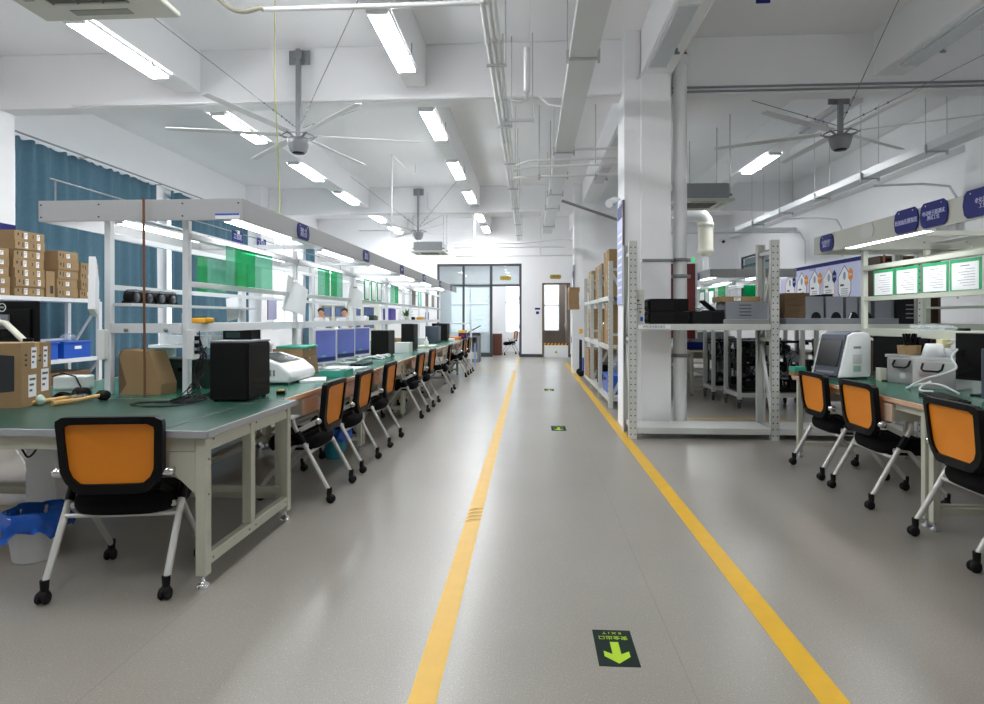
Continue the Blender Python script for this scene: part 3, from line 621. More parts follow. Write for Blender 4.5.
rl = MB().box(x1-.062, x1-.018, y0+.05, y1-.05, .10, .155).box(x0+.02, x0+.06, y0+.05, y1-.05, .10, .15).box(x0+.05, x1-.06, y1-.07, y1-.03, .17, .215).box(-.9, -.1, .05, .09, .17, .20).box(-.9, -.1, .40, .44, .17, .20)
rl.build('foot_rail', CREAM, nt, bevel=.004)
MB().prism([(x1-.068, T-.107), (x1-.29, T-.107), (x1-.068, T-.31)], y0+.028, y0+.034, 'y').build('corner_gusset', CREAM, nt)
gs = MB().prism([(x0+.08, T-.107), (x0+.29, T-.107), (x0+.08, T-.31)], y0+.028, y0+.034, 'y')
gs.build('corner_gusset', CREAM, nt)
bl = MB()
for y in (y0+.10, -.06, .02, y1-.1):
    for z in (T-.055, .128): bl.lathe([(0, 0), (.006, 0), (.006, .004), (0, .004)], c=(x1-.015 if z > .3 else x1-.018, y, z), n=8, axis='x')
for z in (.62, .45): bl.lathe([(0, 0), (.006, 0), (.006, .004), (0, .004)], c=(x1-.014, y0+.05, z), n=8, axis='x')
bl.build('bolts', GALV, nt)
def beam_panel(): pass

# ------------------------------------------------------------------ benches
def bench(loc, rz, label, group, hid=False):
    """unit 2.03 long: front edge at x=0, runs back to x=-1.045, y 0..2.03"""
    r = E('workbench', loc, rz, label, 'workbench', group); L_ = 2.03
    B(-1.045, -.0, .003, L_-.003, T-.004, T).build('mat', GREENM, r)
    B(-1.045, 0, .003, L_-.003, T-.028, T-.004).build('tabletop', WOODP, r)
    B(-.004, .012, .003, L_-.003, T-.03, T+.0005).build('edge_strip', WOOD, r, bevel=.003)
    for x in (-.05, -1.0):
        for y in (.04, L_-.04):
            lg = B(x-.022, x+.022, y-.022, y+.022, .05, T-.028).build('leg', CREAM, r, bevel=.004)
            MB().lathe([(.028, 0), (.028, .01), (.008, .022), (.008, .055)], c=(x, y, 0), n=14).build('levelling_foot', GALV, lg)
    rl = MB().box(-1.02, -.98, .06, L_-.06, .10, .14)
    for y in (.04, L_-.04): rl.box(-.99, -.06, y-.018, y+.018, .10, .14)
    rl.box(-.06, -.03, .06, L_-.06, T-.08, T-.028).box(-1.02, -.98, .06, L_-.06, T-.08, T-.028)
    rl.build('frame_rail', CREAM, r)
    for y in (.36, 1.36):
        d = B(-.45, -.02, y, y+.32, T-.16, T-.05).build('drawer', CREAM, r)
        B(-.02, -.002, y-.005, y+.325, T-.165, T-.045).build('drawer_front', WOODP, d, bevel=.003)
        B(-.004, .008, y+.12, y+.2, T-.075, T-.06).build('drawer_handle', ALU, d)
    return r
def edge_on_corner(r): pass
GB = 'green-topped benches of the left row'
b0 = bench((-1.62, 4.0, 0), 0, 'green-topped workbench with a wooden edge, first unit behind the near table', GB)
for k in range(1, 6): dup(b0, (-1.62, 4.0+2.04*k, 0), 0, 'green-topped workbench with a wooden edge, %s unit along the left row' % NTH[k], GB)
for k in range(6): dup(b0, (-3.73, 4.0+2.04*k+2.03, 0), PI, 'far-side green workbench backing onto the left row, %s unit from the camera' % NTH[k], 'far-side benches of the left row')
dup(b0, (2.475, 6.02, 0), PI-.027, 'green-topped workbench under the white analyser, right side', 'right-side benches')
dup(b0, (2.42, 3.99, 0), PI, 'green-topped workbench cut by the right picture edge', 'right-side benches')
dup(b0, (4.53, 4.0, 0), 0, 'far-side green workbench backing onto the right-hand bench', 'right-side benches')

# ------------------------------------------------------------------ rack frames and canopies over the benches
def rack(loc, label, group, first=False, mat=WHITEM, top=1.88, mid=1.54, sh=1.262, last=True, s_=-1):
    """frame in the plane x=0 from y=0 to y=2.04"""
    r = E('bench_rack', loc, 0, label, 'rack', group); W = 2.036
    for y in ((.026, W) if first and last else (.026,) if first else (W,)):
        B(-.022, .022, y-.024, y+.024, T, 1.95 if mat is not WHITEM else 1.985).build('upright', mat, r, bevel=.004)
    B(-.03, .03, .03, W-.01, top-.022, top+.022).build('top_rail', mat, r, bevel=.004)
    B(-.018, .018, .03, W-.01, mid-.02, mid+.02).build('middle_rail', mat, r, bevel=.004)
    s = MB().box(min(s_*.021, s_*.24), max(s_*.021, s_*.24), .004, W, sh-.022, sh).box(-.02, .02, 0.03, W-.01, sh-.065, sh-.001); s.build('shelf', mat, r)
    return r
RL = 'rack frames over the left benches'
rack((-2.41, 4.20, 0), 'white rack frame standing on the first bench of the left row, aisle side', RL, True)
ra0 = rack((-2.41, 6.24, 0), 'white rack frame on the left row, aisle side, second bay', RL)
for k in range(2, 6): dup(ra0, (-2.41, 4.20+2.04*k, 0), 0, 'white rack frame on the left row, aisle side, %s bay' % NTH[k], RL)
def rack_far(loc, label, group, mat, shelf=True):
    r = E('bench_rack', loc, 0, label, 'rack', group); W = 2.04
    for y in (0, W-.05): B(-.022, .022, y-.024, y+.024, T, 1.95 if mat is not WHITEM else 1.985).build('upright', mat, r, bevel=.004)
    B(-.018, .018, 0, W-.03, 1.86, 1.90).build('top_rail', mat, r); B(-.018, .018, 0, W-.03, 1.50, 1.535).build('middle_rail', mat, r)
    if shelf: B(-.02, .16, 0, W-.03, 1.385, 1.405).build('shelf', mat, r)
    B(-.02, .02, 0, W-.03, 1.20, 1.25).build('lower_rail', mat, r)
    return r
rack_far((-2.96, 4.20, 0), 'far-side white rack frame of the left row, first bay', 'far-side rack frames of the left row', WHITEM)
rf0 = rack_far((-2.96, 6.24, 0), 'far-side white rack frame of the left row, second bay from the camera', 'far-side rack frames of the left row', WHITEM, False)
for k in range(2, 6): dup(rf0, (-2.96, 4.20+2.04*k, 0), 0, 'far-side white rack frame of the left row, %s bay from the camera' % NTH[k], 'far-side rack frames of the left row')
eb_ = MB().box(-2.935, -2.435, 4.175, 4.225, 1.195, 1.262); 
for x in (-2.82, -2.53): eb_.lathe([(0, 0), (.014, 0), (.014, .012), (0, .012)], c=(x, 4.163, 1.215), n=12, axis='y', mat=1)
tag(eb_.build('end_crossbar', [WHITEM, GALV]), 'pale crossbar with two bolts between the two nearest rack uprights', 'bar')

def canopy(xc, y0, y1, label, sides=(True, True), ends=(True, False), hw=.73, mat=GREY, zb=1.97, H=.145):
    r = E('light_canopy', (xc, y0, zb), 0, label, 'canopy'); L_ = y1-y0
    for s, on in zip((1, -1), sides):
        if on:
            o = B(s*hw-.012 if s > 0 else -hw-.012+.012, s*hw if s > 0 else -hw+.012, 0, L_, 0, H).build('side_board', mat, r, bevel=.002)
    for y, on in zip((0, L_), ends):
        if on:
            B(-hw, hw, y-.006, y+.006, 0, H).build('end_board', mat, r, bevel=.002)
            sc = MB()
            for x in (-hw+.02, -hw*.4, hw*.42, hw-.03):
                for z in (.03, .115): sc.lathe([(0, 0), (.006, 0), (.006, .003), (0, .003)], c=(x, y-.009, z), n=8, axis='y')
            sc.build('screws', INKD, r)
    n = int(L_/2.04+.5)
    for k in range(n+1):
        y = min(.08+k*2.04, L_-.05); B(-hw+.012, hw-.012, y-.02, y+.02, .04, .08).build('crossbar', WHITEM if mat is GREY else CGREY, r)
    for s in (-1, 1): B(s*.42-.09, s*.42+.09, .03, L_-.05, .10, .108).build('reflector', WHITEM, r)
    return r
canopy(-2.685, 4.12, 16.45, 'long grey canopy board box over the left benches with a lit underside')
canopy(3.52, -1.0, 6.28, 'greige canopy over the right benches carrying blue oval signs', ends=(False, True), mat=CGREY, zb=1.92, H=.17)
canopy(3.68, 10.5, 17.0, 'grey canopy over the far right benches behind the steel shelf', hw=.70)
def canopy_lamp(loc, label, group, L_=1.2):
    r = E('canopy_lamp', loc, 0, label, 'lamp', group)
    B(-.05, .05, 0, L_, .012, .03).build('lamp_housing', WHITEM, r); B(-.035, .035, .03, L_-.03, -.012, .012).build('tube', LITC, r, bevel=.004)
    MB().box(-.03, .03, .0, .03, -.012, .012).box(-.03, .03, L_-.03, L_, -.012, .012).build('end_cap', WHITEM, r); return r
c0 = None
for side, x in (('aisle', -2.265), ('window', -3.105)):
    for k in range(6):
        lab = 'lit tube lamp under the left canopy, %s side, %s bay' % (side, NTH[k])
        if c0 is None: c0 = canopy_lamp((x, 4.5, 2.035), lab, 'tube lamps under the left canopy')
        else: dup(c0, (x, 4.5+2.04*k, 2.025), 0, lab, 'tube lamps under the left canopy')
for k, y in enumerate((.4, 2.4, 4.72)):
    dup(c0, (2.93, y, 1.95), 0, ['lit tube lamp under the right canopy beyond the picture edge, behind the camera', 'lit tube lamp under the right canopy beyond the picture edge', 'long glaring tube lamp under the blue signs of the right canopy'][k], 'tube lamps under the right canopy')
for k, y in enumerate((10.8, 12.9, 15.0)):
    for s, x in (('left', 3.26), ('right', 4.10)): dup(c0, (x, y, 2.025), 0, 'lit tube lamp under the far right canopy, %s line, %s bay' % (s, NTH[k]), 'tube lamps under the far right canopy')
for k, y in enumerate((.4, 2.4, 4.5)): dup(c0, (4.11, y, 1.95), 0, 'added tube lamp lighting the right wall from under the canopy, %s' % ('nearest the camera plane', 'middle one', 'farthest one')[k], 'tube lamps under the right canopy')  # unseen wall-side lamps, added to brighten the right wall
# right racks
CREAMR = M('pale_sage_coat', '#c6cabd', .4, var=.03)
rack((3.23, 4.17, 0), 'pale green-grey rack frame on the right bench holding document sheets', 'rack frames over the right benches', True, CREAMR, 1.775, 1.483, 1.20, True, 1)
rack((3.23, 2.13, 0), 'rack frame on the right bench cut by the picture edge', 'rack frames over the right benches', True, CREAMR, 1.775, 1.483, 1.20, False, 1)
rrf = rack_far((3.78, 4.17, 0), 'far-side pale rack frame of the right benches', 'rack frames over the right benches', CREAMR)
for k in range(3):
    dup(ra0, (3.42, 10.6+2.1*k, 0), 0, 'white rack frame of the far right benches, aisle side, %s bay' % NTH[k], 'rack frames over the far right benches')
    dup(rf0, (3.95, 10.6+2.1*k, 0), 0, 'white rack frame of the far right benches, wall side, %s bay' % NTH[k], 'rack frames over the far right benches')
    dup(b0, (2.65, 10.5+2.04*k+2.03, 0), PI, 'workbench of the far right block behind the carts, aisle side, %s unit' % NTH[k], 'far right benches')
    dup(b0, (4.73, 10.5+2.04*k, 0), 0, 'workbench of the far right block behind the carts, wall side, %s unit' % NTH[k], 'far right benches')

# ------------------------------------------------------------------ blue sign plates
def oval_sign(x, y, z, rot, face, w, h, lines, label, group, size=.045):
    """face: +1 faces +x, -1 faces -x"""
    r = E('sign_plate', (x, y, z), 0, label, 'sign', group); P = []
    k = w/2-.045
    P = [(-k, -h/2), (k, -h/2)]+[(k+.045*math.sin(a), -h/2*math.cos(a)) for a in (PI*.25, PI*.5, PI*.75)]+[(k, h/2), (-k, h/2)]+[(-k-.045*math.sin(a), h/2*math.cos(a)) for a in (PI*.25, PI*.5, PI*.75)]
    m = MB().prism(P, 0, face*.005, 'x'); m.build('plate', NAVY, r)
    sc = MB()
    for u in (-k*.8, k*.8): sc.lathe([(0, 0), (.006, 0), (.006, .002), (0, .002)], c=(face*.006, u, h/2-.022), n=8, axis='x')
    sc.build('screw', ALU, r)
    text('\n'.join(lines), size, NAVYTXT, r, (face*.0058, 0, -.008), FACE_R if face > 0 else FACE_L, sx=.95, spacing=.95)
    return r
for i, (y, ln) in enumerate(((5.24, ['装配一区', '测试工位']), (7.30, ['装配二区', '测试工位']), (9.37, ['装配三区']), (11.35, ['装配四区', '检测工位']), (13.4, ['装配五区']), (15.3, ['包装区']))):
    oval_sign(-1.954, y, 2.042, 0, 1, .29, .135, ln, 'blue oval sign on the long left canopy board, %s from the near corner' % NTH[i], 'blue signs on the left canopy', .04)
for y, w, ln, lab in ((6.01, .27, ['心电检测仪', '测试工位'], 'small blue oval sign near the left end of the right canopy'), (4.775, .30, ['无创血压模拟仪'], 'blue oval sign with one line of white text over the right canopy lamp'), (4.46, .30, ['电动吸引器测试', '测试工位'], 'blue oval sign with two lines of white text on the right canopy'), (3.99, .36, ['老化测试', '工位'], 'blue oval sign cut by the right picture edge')):
    oval_sign(2.784, y, 2.005 if w < .3 else 2.02, 0, -1, w, .155 if w < .3 else .175, ln, lab, 'blue signs on the right canopy', .042 if len(ln) == 1 else .036)
tag(MB().prism([(5.24, 1.965), (5.40, 1.965), (5.43, 2.02), (5.40, 2.075), (5.24, 2.075), (5.21, 2.02)], 2.789, 2.786, 'x').build('faded_plate', M('faded_greige', '#bcbcba', .5)), 'pale blank oval plate left of the two blue signs on the right canopy', 'plate')
oval_sign(2.974, 11.25, 2.03, 0, -1, .3, .13, ['测试区'], 'blue sign on the left side of the far right canopy', None, .045)
st = E('name_strip', (-2.06, 4.108, 1.995), 0, 'small white and blue name strip at the near canopy corner', 'label'); B(-.085, .085, 0, .006, -.018, .018).build('strip', PAPER, st); B(-.085, .085, -.001, 0, .006, .018).build('blue_band', BLUEP, st)
# wire with hanging blue plates above the window-side benches
tag(MB().tube((-3.40, 4.2, 2.29), (-3.40, 11.0, 2.29), .006, 6).tube((-3.40, 4.25, 2.10), (-3.40, 4.25, 2.29), .006, 6).tube((-3.40, 10.95, 2.10), (-3.40, 10.95, 2.29), .006, 6).build('sign_wire', GALV), 'thin metal wire stretched above the window-side edge of the left canopy', 'wire')
for y, lab in ((6.98, 'blue plate hanging before the curtains with white lettering, nearer one'), (7.62, 'blue plate hanging before the curtains, farther one half hidden by the rack rail')):
    r = E('hanging_sign', (-3.38, y, 2.25), 0, lab, 'sign', 'blue plates on the wire'); B(0, .006, -.13, .13, -.085, .05).build('plate', NAVY, r, bevel=.002); text('工位区', .07, NAVYTXT, r, (.007, 0, -.015), FACE_R); 
    B(-.02, .02, -.02, .02, .02, .06).build('clip', WHITEP, r)

# ------------------------------------------------------------------ steel shelving
def upright(mb, x, y, z1, face='y', w=.085, d=.06, mat=0, hole=1):
    mb.box(x-w/2, x+w/2, y, y+.003, 0, z1, mat).box(x-w/2, x-w/2+.003, y, y+d, 0, z1, mat).box(x+w/2-.003, x+w/2, y, y+d, 0, z1, mat)
    z = .05
    while z < z1-.02:
        for u in (-.022, .022): mb.lathe([(0, 0), (.008, 0), (.008, .001), (0, .001)], c=(x+u, y-.0012, z), n=6, axis='y', mat=hole, smooth=False)
        z += .067
HOLE = M('dark_hole', '#2c2d2e', .8)
def steel_rack(loc, rz, label, bays, bw_, depth, levels, h, mat=STEEL):
    r = E('steel_shelf', loc, rz, label, 'shelf')
    for k in range(bays+1):
        x = k*bw_
        for y, nm in ((0, 1), (depth, -1)):
            mb = MB(); upright(mb, 0, 0, h)
            if nm < 0: mb.xf(Matrix.Rotation(PI, 4, 'Z'))
            o = mb.build('upright', [mat, HOLE], r); o.location = (x, y, 0)
        br = MB(); zs = [.12, h*.5, h-.12]
        for z in zs: br.box(x-.012, x+.012, .03, depth-.03, z-.02, z+.02)
        br.bar((x, .04, .16), (x, depth-.04, h*.47), .03, .045).bar((x, depth-.04, h*.53), (x, .04, h-.16), .03, .045)
        br.build('brace', mat, r)
    for k in range(bays):
        for z in levels:
            xa, xb = k*bw_+.045, (k+1)*bw_-.045
            s = MB().box(xa, xb, .004, depth-.004, z-.012, z).box(xa, xb, .002, .03, z-.066, z-.004).box(xa, xb, depth-.03, depth-.002, z-.066, z-.004)
            s.build('shelf_board', mat, r, bevel=.003)
    return r
steel_rack((1.105, 6.74, 0), 0, 'big grey perforated steel shelf beside the column at the right of the aisle', 2, 1.49, .46, (.125, 1.236), 2.13)
steel_rack((1.13, 13.05, 0), -PI/2, 'tall grey steel shelf full of brown cartons along the right side of the aisle', 3, 1.34, .55, (.15, .90, 1.62), 2.12)
ls = E('shelf_label', (1.33, 6.738, 1.205), 0, 'white label strip on the front edge of the steel shelf', 'label'); B(-.17, .17, -.002, 0, -.02, .02).build('strip', PAPER, ls); text('待检测设备存放区', .03, INK, ls, (0, -.003, 0), FACE_F)

# ------------------------------------------------------------------ back-left white shelf against the curtains
bsr = E('storage_shelf', (-6.6, 6.0, 0), 0, 'white storage shelf in front of the teal curtains, stacked with cartons', 'shelf')
for z in (.12, .76, 1.566):
    B(0, .5, 0, 2.46, z-.053, z).build('shelf_board', WHITEM, bsr, bevel=.004)
for x in (.02, .48):
    for y in (.0, 2.46): B(x-.025, x+.025, y-.03, y+.03, 0, 1.53).build('upright', WHITEM, bsr, bevel=.003)
br = MB()
for y in (0, 2.46): br.bar((.02, y, .8), (.48, y, 1.5), .02, .03).bar((.02, y, .15), (.48, y, .7), .02, .03)
br.bar((.03, .9, 1.0), (.03, 2.4, 1.0), .02, .03); br.build('brace', WHITEM, bsr)
# ------------------------------------------------------------------ generic goods
def carton(loc, w, d, h, rz, label, group=None, stickers=(), mat=None, name='carton', tape=True, prints=()):
    """loc = centre of the base; stickers = (face, u, v, w, h) with face x / y (the -y face) and u,v from the face centre"""
    r = E(name, loc, rz, label, 'box', group); m = mat or KRAFT
    b = MB().box(-w/2, w/2, -d/2, d/2, 0, h)
    for f, u, v, a, c in prints:
        if f == 'y': b.box(u-a/2, u+a/2, -d/2-.0012, -d/2, h/2+v-c/2, h/2+v+c/2, 1)
        else: b.box(w/2, w/2+.0012, u-a/2, u+a/2, h/2+v-c/2, h/2+v+c/2, 1)
    b.build('box_body', [m, INKD], r, bevel=.002)
    if tape:
        t_ = MB().box(-w/2-.0006, w/2+.0006, -.024, .024, h, h+.0006).box(w/2, w/2+.0008, -.024, .024, h*.72, h).box(-w/2-.0008, -w/2, -.024, .024, h*.72, h); t_.build('tape_strip', KTAPE, r)
    for f, u, v, a, c in stickers:
        s = MB()
        if f == 'y':
            s.box(u-a/2, u+a/2, -d/2-.0018, -d/2-.0005, h/2+v-c/2, h/2+v+c/2)
            for q in range(3): s.box(u-a*.38, u+a*(.38-.2*q), -d/2-.0023, -d/2-.0018, h/2+v+c*(.3-.25*q)-c*.05, h/2+v+c*(.3-.25*q)+c*.05, 1)
        else:
            s.box(w/2+.0005, w/2+.0018, u-a/2, u+a/2, h/2+v-c/2, h/2+v+c/2)
            for q in range(3): s.box(w/2+.0018, w/2+.0023, u-a*.38, u+a*(.38-.2*q), h/2+v+c*(.3-.25*q)-c*.05, h/2+v+c*(.3-.25*q)+c*.05, 1)
        s.build('sticker', [PAPER, INK], r)
    return r
def monitor(loc, rz, w, h, label, group=None, screen=SCREEN, frame=BLACKP, lift=.10, stand=True):
    """faces local -y"""
    r = E('monitor', loc, rz, label, 'monitor', group)
    MB().box(-w/2, w/2, -.012, .012, lift, lift+h).prism([(-w*.3, lift+.05), (w*.3, lift+.05), (w*.22, lift+h*.7), (-w*.22, lift+h*.7)], .012, .03, 'y').build('casing', frame, r, bevel=.004)
    if screen is LILAC: B(-w/2+.03, w/2-.03, -.0155, -.0145, lift+.03, lift+.07).box(-w*.2, w*.0, -.0158, -.0154, lift+.075, lift+.095, 1).build('screen_band', [M('screen_navy', '#2a3263', .25), M('screen_teal', '#3f9a8e', .3)], r)
    B(-w/2+(.014 if frame is BLACKP else .028), w/2-(.014 if frame is BLACKP else .028), -.0145, -.0118, lift+.022, lift+h-.014).build('screen', screen, r)
    if stand:
        MB().box(-.03, .03, .012, .03, .01, lift+.12).build('neck', frame, r, bevel=.003); MB().box(-.12, .12, -.09, .10, 0, .012).build('base', frame, r, bevel=.004)
    return r
def tower(loc, rz, w, d, h, label, group=None, mat=BLACKM, cat='computer', name='computer_tower', front='y'):
    r = E(name, loc, rz, label, cat, group)
    B(-w/2, w/2, -d/2, d/2, .012, h).build('case', mat, r, bevel=.006)
    f = MB().box(w/2, w/2+.008, -d/2+.01, d/2-.01, .02, h-.01)
    for k in range(5): f.box(w/2+.008, w/2+.011, -d*.3, d*.3, h*.2+k*.012, h*.2+k*.012+.005)
    f.build('front_panel', mat, r, bevel=.003)
    g = MB()
    for x in (-w*.4, w*.4):
        for y in (-d*.4, d*.4): g.lathe([(.014, 0), (.014, .013)], c=(x, y, 0), n=10)
    g.build('feet', RUBBER, r); return r
def loose_cable(pts, r_, mat, label, n=6):
    """smooth path through points (Catmull-Rom)"""
    P = [Vector(p) for p in pts]; out = []
    for i in range(len(P)-1):
        a, b, c, d = P[max(i-1, 0)], P[i], P[i+1], P[min(i+2, len(P)-1)]
        for k in range(n):
            t_ = k/n; out.append(.5*((2*b)+(c-a)*t_+(2*a-5*b+4*c-d)*t_*t_+(3*b-a-3*c+d)*t_**3))
    out.append(P[-1]); return tag(MB().path(out, r_, 7).build('cable', mat), label, 'cable')
def sheet_stack(loc, rz, w, d, h, label, mat=PAPER, cat='paper', n=4):
    r = MB()
    for k in range(n):
        a = random.uniform(-.06, .06); R_ = Matrix.Rotation(a, 3, 'Z'); r.box(-w/2, w/2, -d/2, d/2, h*k/n, h*(k+1)/n-.0003, 0, R_)
    return tag(r.build('paper_stack', mat, loc=loc, rz=rz), label, cat)
def bin_bag(loc, r0, r1, h, mat, label, name='waste_bin'):
    r = E(name, loc, 0, label, 'bin')
    MB().lathe([(0, .004), (r0*.96, .0), (r0, .006), (r1, h), (r1+.008, h+.004), (r1+.004, h-.012), (r1-.006, h-.004), (r0-.006, .02), (0, .02)], n=32).build('bucket', mat, r)
    b = MB(); n = 40; prof = [(r1-.03, h-.10), (r1-.015, h-.03), (r1-.002, h+.022), (r1+.014, h+.010), (r1+.020, h-.02), (r1+.03, h-.055), (r1+.032, h-.085)]; vs = []
    ph = [random.uniform(0, 6.28) for _ in range(6)]
    for k, (rr, z) in enumerate(prof):
        for j in range(n):
            a = 2*PI*j/n; q = .012*math.sin(7*a+ph[k % 6])+.010*math.sin(13*a+ph[0]+k)+.008*math.sin(19*a+2*k)
            out = max(0, k-2)/4; vs.append(((rr+q*(.4+out))*math.cos(a), (rr+q*(.4+out))*math.sin(a), z+.018*math.sin(5*a+ph[1])*(.3+out)+.02*out*math.sin(9*a+ph[2])))
    b.add(vs, [(k*n+j, k*n+(j+1) % n, (k+1)*n+(j+1) % n, (k+1)*n+j) for k in range(len(prof)-1) for j in range(n)], 0, True)
    b.build('bag', BLUEBAG, r); return r

# ------------------------------------------------------------------ on and under the near table
c = carton((-3.285, 3.62, T), .48, .29, .385, .165, 'brown carton with four white labels on the near table, in front of the monitor', None,
           [('x', -.03, .10, .05, .13), ('x', .085, .10, .042, .13), ('x', -.045, -.07, .075, .135), ('x', .08, -.045, .075, .14)], name='monitor_carton',
           prints=[('x', -.105, .12, .02, .012), ('x', -.105, .09, .02, .012), ('x', -.105, .06, .02, .012), ('x', .03, .11, .02, .012), ('x', .03, .08, .02, .012)])
MB().prism([(-.22, .06), (.20, .10), (.20, .31), (-.22, .345)], -.1465, -.1452, 'y').build('printed_panel', INKD, c)
mb_ = E('monitor', (-3.66, 4.12, T), PI, 'black monitor seen from behind above the carton, with a round emblem', 'monitor')
MB().box(-.25, .25, -.01, .012, .35, .655).box(-.2, .2, .012, .03, .40, .60).build('casing', BLACKP, mb_, bevel=.006)
B(-.235, .235, -.013, -.0095, .37, .64).build('screen', SCREEN, mb_)
lo = MB(); n = 28
lo.ring([(.03*math.cos(2*PI*i/n), .61+.03*math.sin(2*PI*i/n)) for i in range(n)], [(.024*math.cos(2*PI*i/n), .61+.024*math.sin(2*PI*i/n)) for i in range(n)], .0305, .0325, 'y')
lo.build('emblem', WHITEP, mb_); text('DELL', .0165, WHITEP, mb_, (0, .032, .61), (PI/2, 0, PI), depth=.0006)
MB().box(-.055, .055, .03, .045, .46, .56).lathe([(0, .045), (.03, .045), (.03, .07), (0, .07)], c=(0, 0, .51), n=16, axis='y').build('bracket', GREYP, mb_)
ar = MB().path([(0, .075, .51), (-.09, .10, .50), (-.30, .16, .36)], .02, 10); ar.build('arm', IVORY, mb_)
MB().lathe([(.03, .30), (.03, .40)], c=(-.30, .16, 0), n=16).lathe([(.02, 0), (.02, .32)], c=(-.30, .16, 0), n=14).lathe([(.05, 0), (.05, .02)], c=(-.30, .16, 0), n=16).build('clamp_post', BLACKP, mb_)
def mallet(p0, p1, hl, hr, label):
    d = Vector(p1)-Vector(p0); L_ = d.length; r = E('rubber_mallet', p0, math.atan2(d.y, d.x), label, 'mallet', 'mallets')
    MB().path([(0, 0, .017), (L_*.5, 0, .02), (L_, 0, .034)], [.016, .0135, .012], 12).build('handle', HANDLE, r)
    MB().lathe([(0, -hl/2), (hr*.8, -hl/2), (hr, -hl/2+.012), (hr, hl/2-.012), (hr*.8, hl/2), (0, hl/2)], c=(L_, 0, hr), n=20, axis='y').build('head', RUBBER, r)
mallet((-3.06, 3.60, T), (-2.955, 3.92, T), .10, .040, 'wooden mallet with a large black head on the near table, beside the carton')
mallet((-2.90, 3.60, T), (-2.79, 3.90, T), .075, .032, 'wooden mallet with a smaller round black head, right of the other mallet')
coil = MB()
for k in range(5): coil.path([(.055*math.cos(a)+.01*k, .035*math.sin(a)*(1+.1*k), .012+.008*k+.006*math.sin(3*a)) for a in [2*PI*i/16 for i in range(17)]], .006, 6)
tag(coil.build('cable_coil', BLACKP, loc=(-3.06, 3.86, T)), 'small coil of black cable between the carton and the mallets', 'cable')
fb = MB().ball((0, 0, .018), .075, .05, .022, 14, 8); fb.v = [(x+.008*math.sin(60*y), y+.008*math.sin(50*x), max(0, z+.006*math.sin(90*x+70*y))) for x, y, z in fb.v]
tag(fb.build('plastic_bag', CLEARP, loc=(-2.93, 3.87, T)), 'crumpled clear plastic bag behind the mallet handles', 'bag')
gw = MB().ball((0, 0, .032), .022, .02, .034, 12, 8); gw.v = [(x+.007*math.sin(80*z), y+.006*math.sin(70*x), max(0, z+.004*math.sin(110*x))) for x, y, z in gw.v]
tag(gw.build('crumpled_wrapper', M('pale_green_wrap', '#c4dccb', .4, var=.25, scale=30), loc=(-3.0, 3.63, T)), 'crumpled pale green wrapper against the corner of the carton', 'wrapper')
tag(MB().tube((-2.612, 4.06, T+.001), (-2.637, 4.085, 2.125), .008, 10).build('wooden_rod', BROWNROD), 'thin brown wooden rod leaning upright against the canopy board', 'rod')
tr = E('open_carton', (-2.71, 4.25, T), 0, 'angular brown open carton standing between the two nearest rack uprights', 'box')
m = MB().prism([(-.15, 0), (.15, 0), (.152, .075), (.072, .30), (-.125, .315), (-.155, .27), (-.10, .075)], -.09, .10, 'y'); m.build('box_body', KRAFT, tr, bevel=.002)
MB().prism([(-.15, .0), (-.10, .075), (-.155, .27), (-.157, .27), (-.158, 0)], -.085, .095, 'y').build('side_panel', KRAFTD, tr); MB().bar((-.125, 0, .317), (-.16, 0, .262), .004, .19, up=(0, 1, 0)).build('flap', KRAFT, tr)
tag(B(-.06, .06, -.02, .02, 0, .12).prism([(-.06, .12), (.06, .12), (.0, .16)], -.02, .02, 'y').build('red_folder', M('red_folder', '#c94a33', .5), loc=(-2.88, 4.46, T)), 'red and orange folder behind the angular open carton', 'folder')
ct = E('storage_crate', (-2.62, 4.75, T), 0, 'dark green storage crate on the bench behind the angular carton', 'crate')
MB().box(-.22, .20, -.16, .16, 0, .2).box(-.235, .215, -.175, .175, .2, .225).build('crate_body', DKGREEN, ct, bevel=.006); B(-.06, .06, -.182, -.174, .13, .16).build('handle', BLACKP, ct)
rs = E('desk_riser', (-2.99, 5.55, T), 0, 'white desk riser shelf behind the dark green crate carrying clear bins', 'shelf')
B(-.42, .56, -.2, .2, .27, .295).build('riser_board', WHITEM, rs)
for x in (-.4, .54): B(x-.015, x+.015, -.18, .18, 0, .27).build('riser_leg', WHITEM, rs)
for k in range(3):
    r = E('parts_bin', (-3.22+.22*k, 5.5, T+.295), 0, 'small clear parts bin on the white riser, %s from the left' % NTH[k], 'bin', 'clear bins on the riser')
    MB().box(-.09, .09, -.14, .14, 0, .16).build('bin_body', CLEARP, r, bevel=.006); B(-.04, .04, -.15, -.14, .13, .145).build('bin_handle', BLACKP, r); B(-.07, .07, -.1, .1, .01, .08).build('bin_contents', WHITEP, r)
tag(B(-.07, .07, -.1, .1, 0, .17).build('small_black_box', BLACKM, loc=(-2.56, 5.5, T+.295), bevel=.004), 'small black box at the right end of the white riser', 'box')
for k in range(4):
    r = E('black_fan_part', (-2.90, 4.36+.155*k, 1.405), 0, 'black round machine part on the small rack shelf, %s of four' % NTH[k], 'part', 'black parts on the rack shelf')
    MB().lathe([(.06, -.03), (.06, .03)], c=(0, 0, .045), n=18, axis='x').box(-.035, .035, -.065, .065, 0, .02).build('part_body', BLACKP, r); MB().lathe([(0, .031), (.035, .031), (.035, .038), (0, .038)], c=(0, 0, .045), n=14, axis='x').build('part_face', DGREY, r); B(-.01, .045, -.04, .02, .085, .10).build('part_clip', GREYP, r)
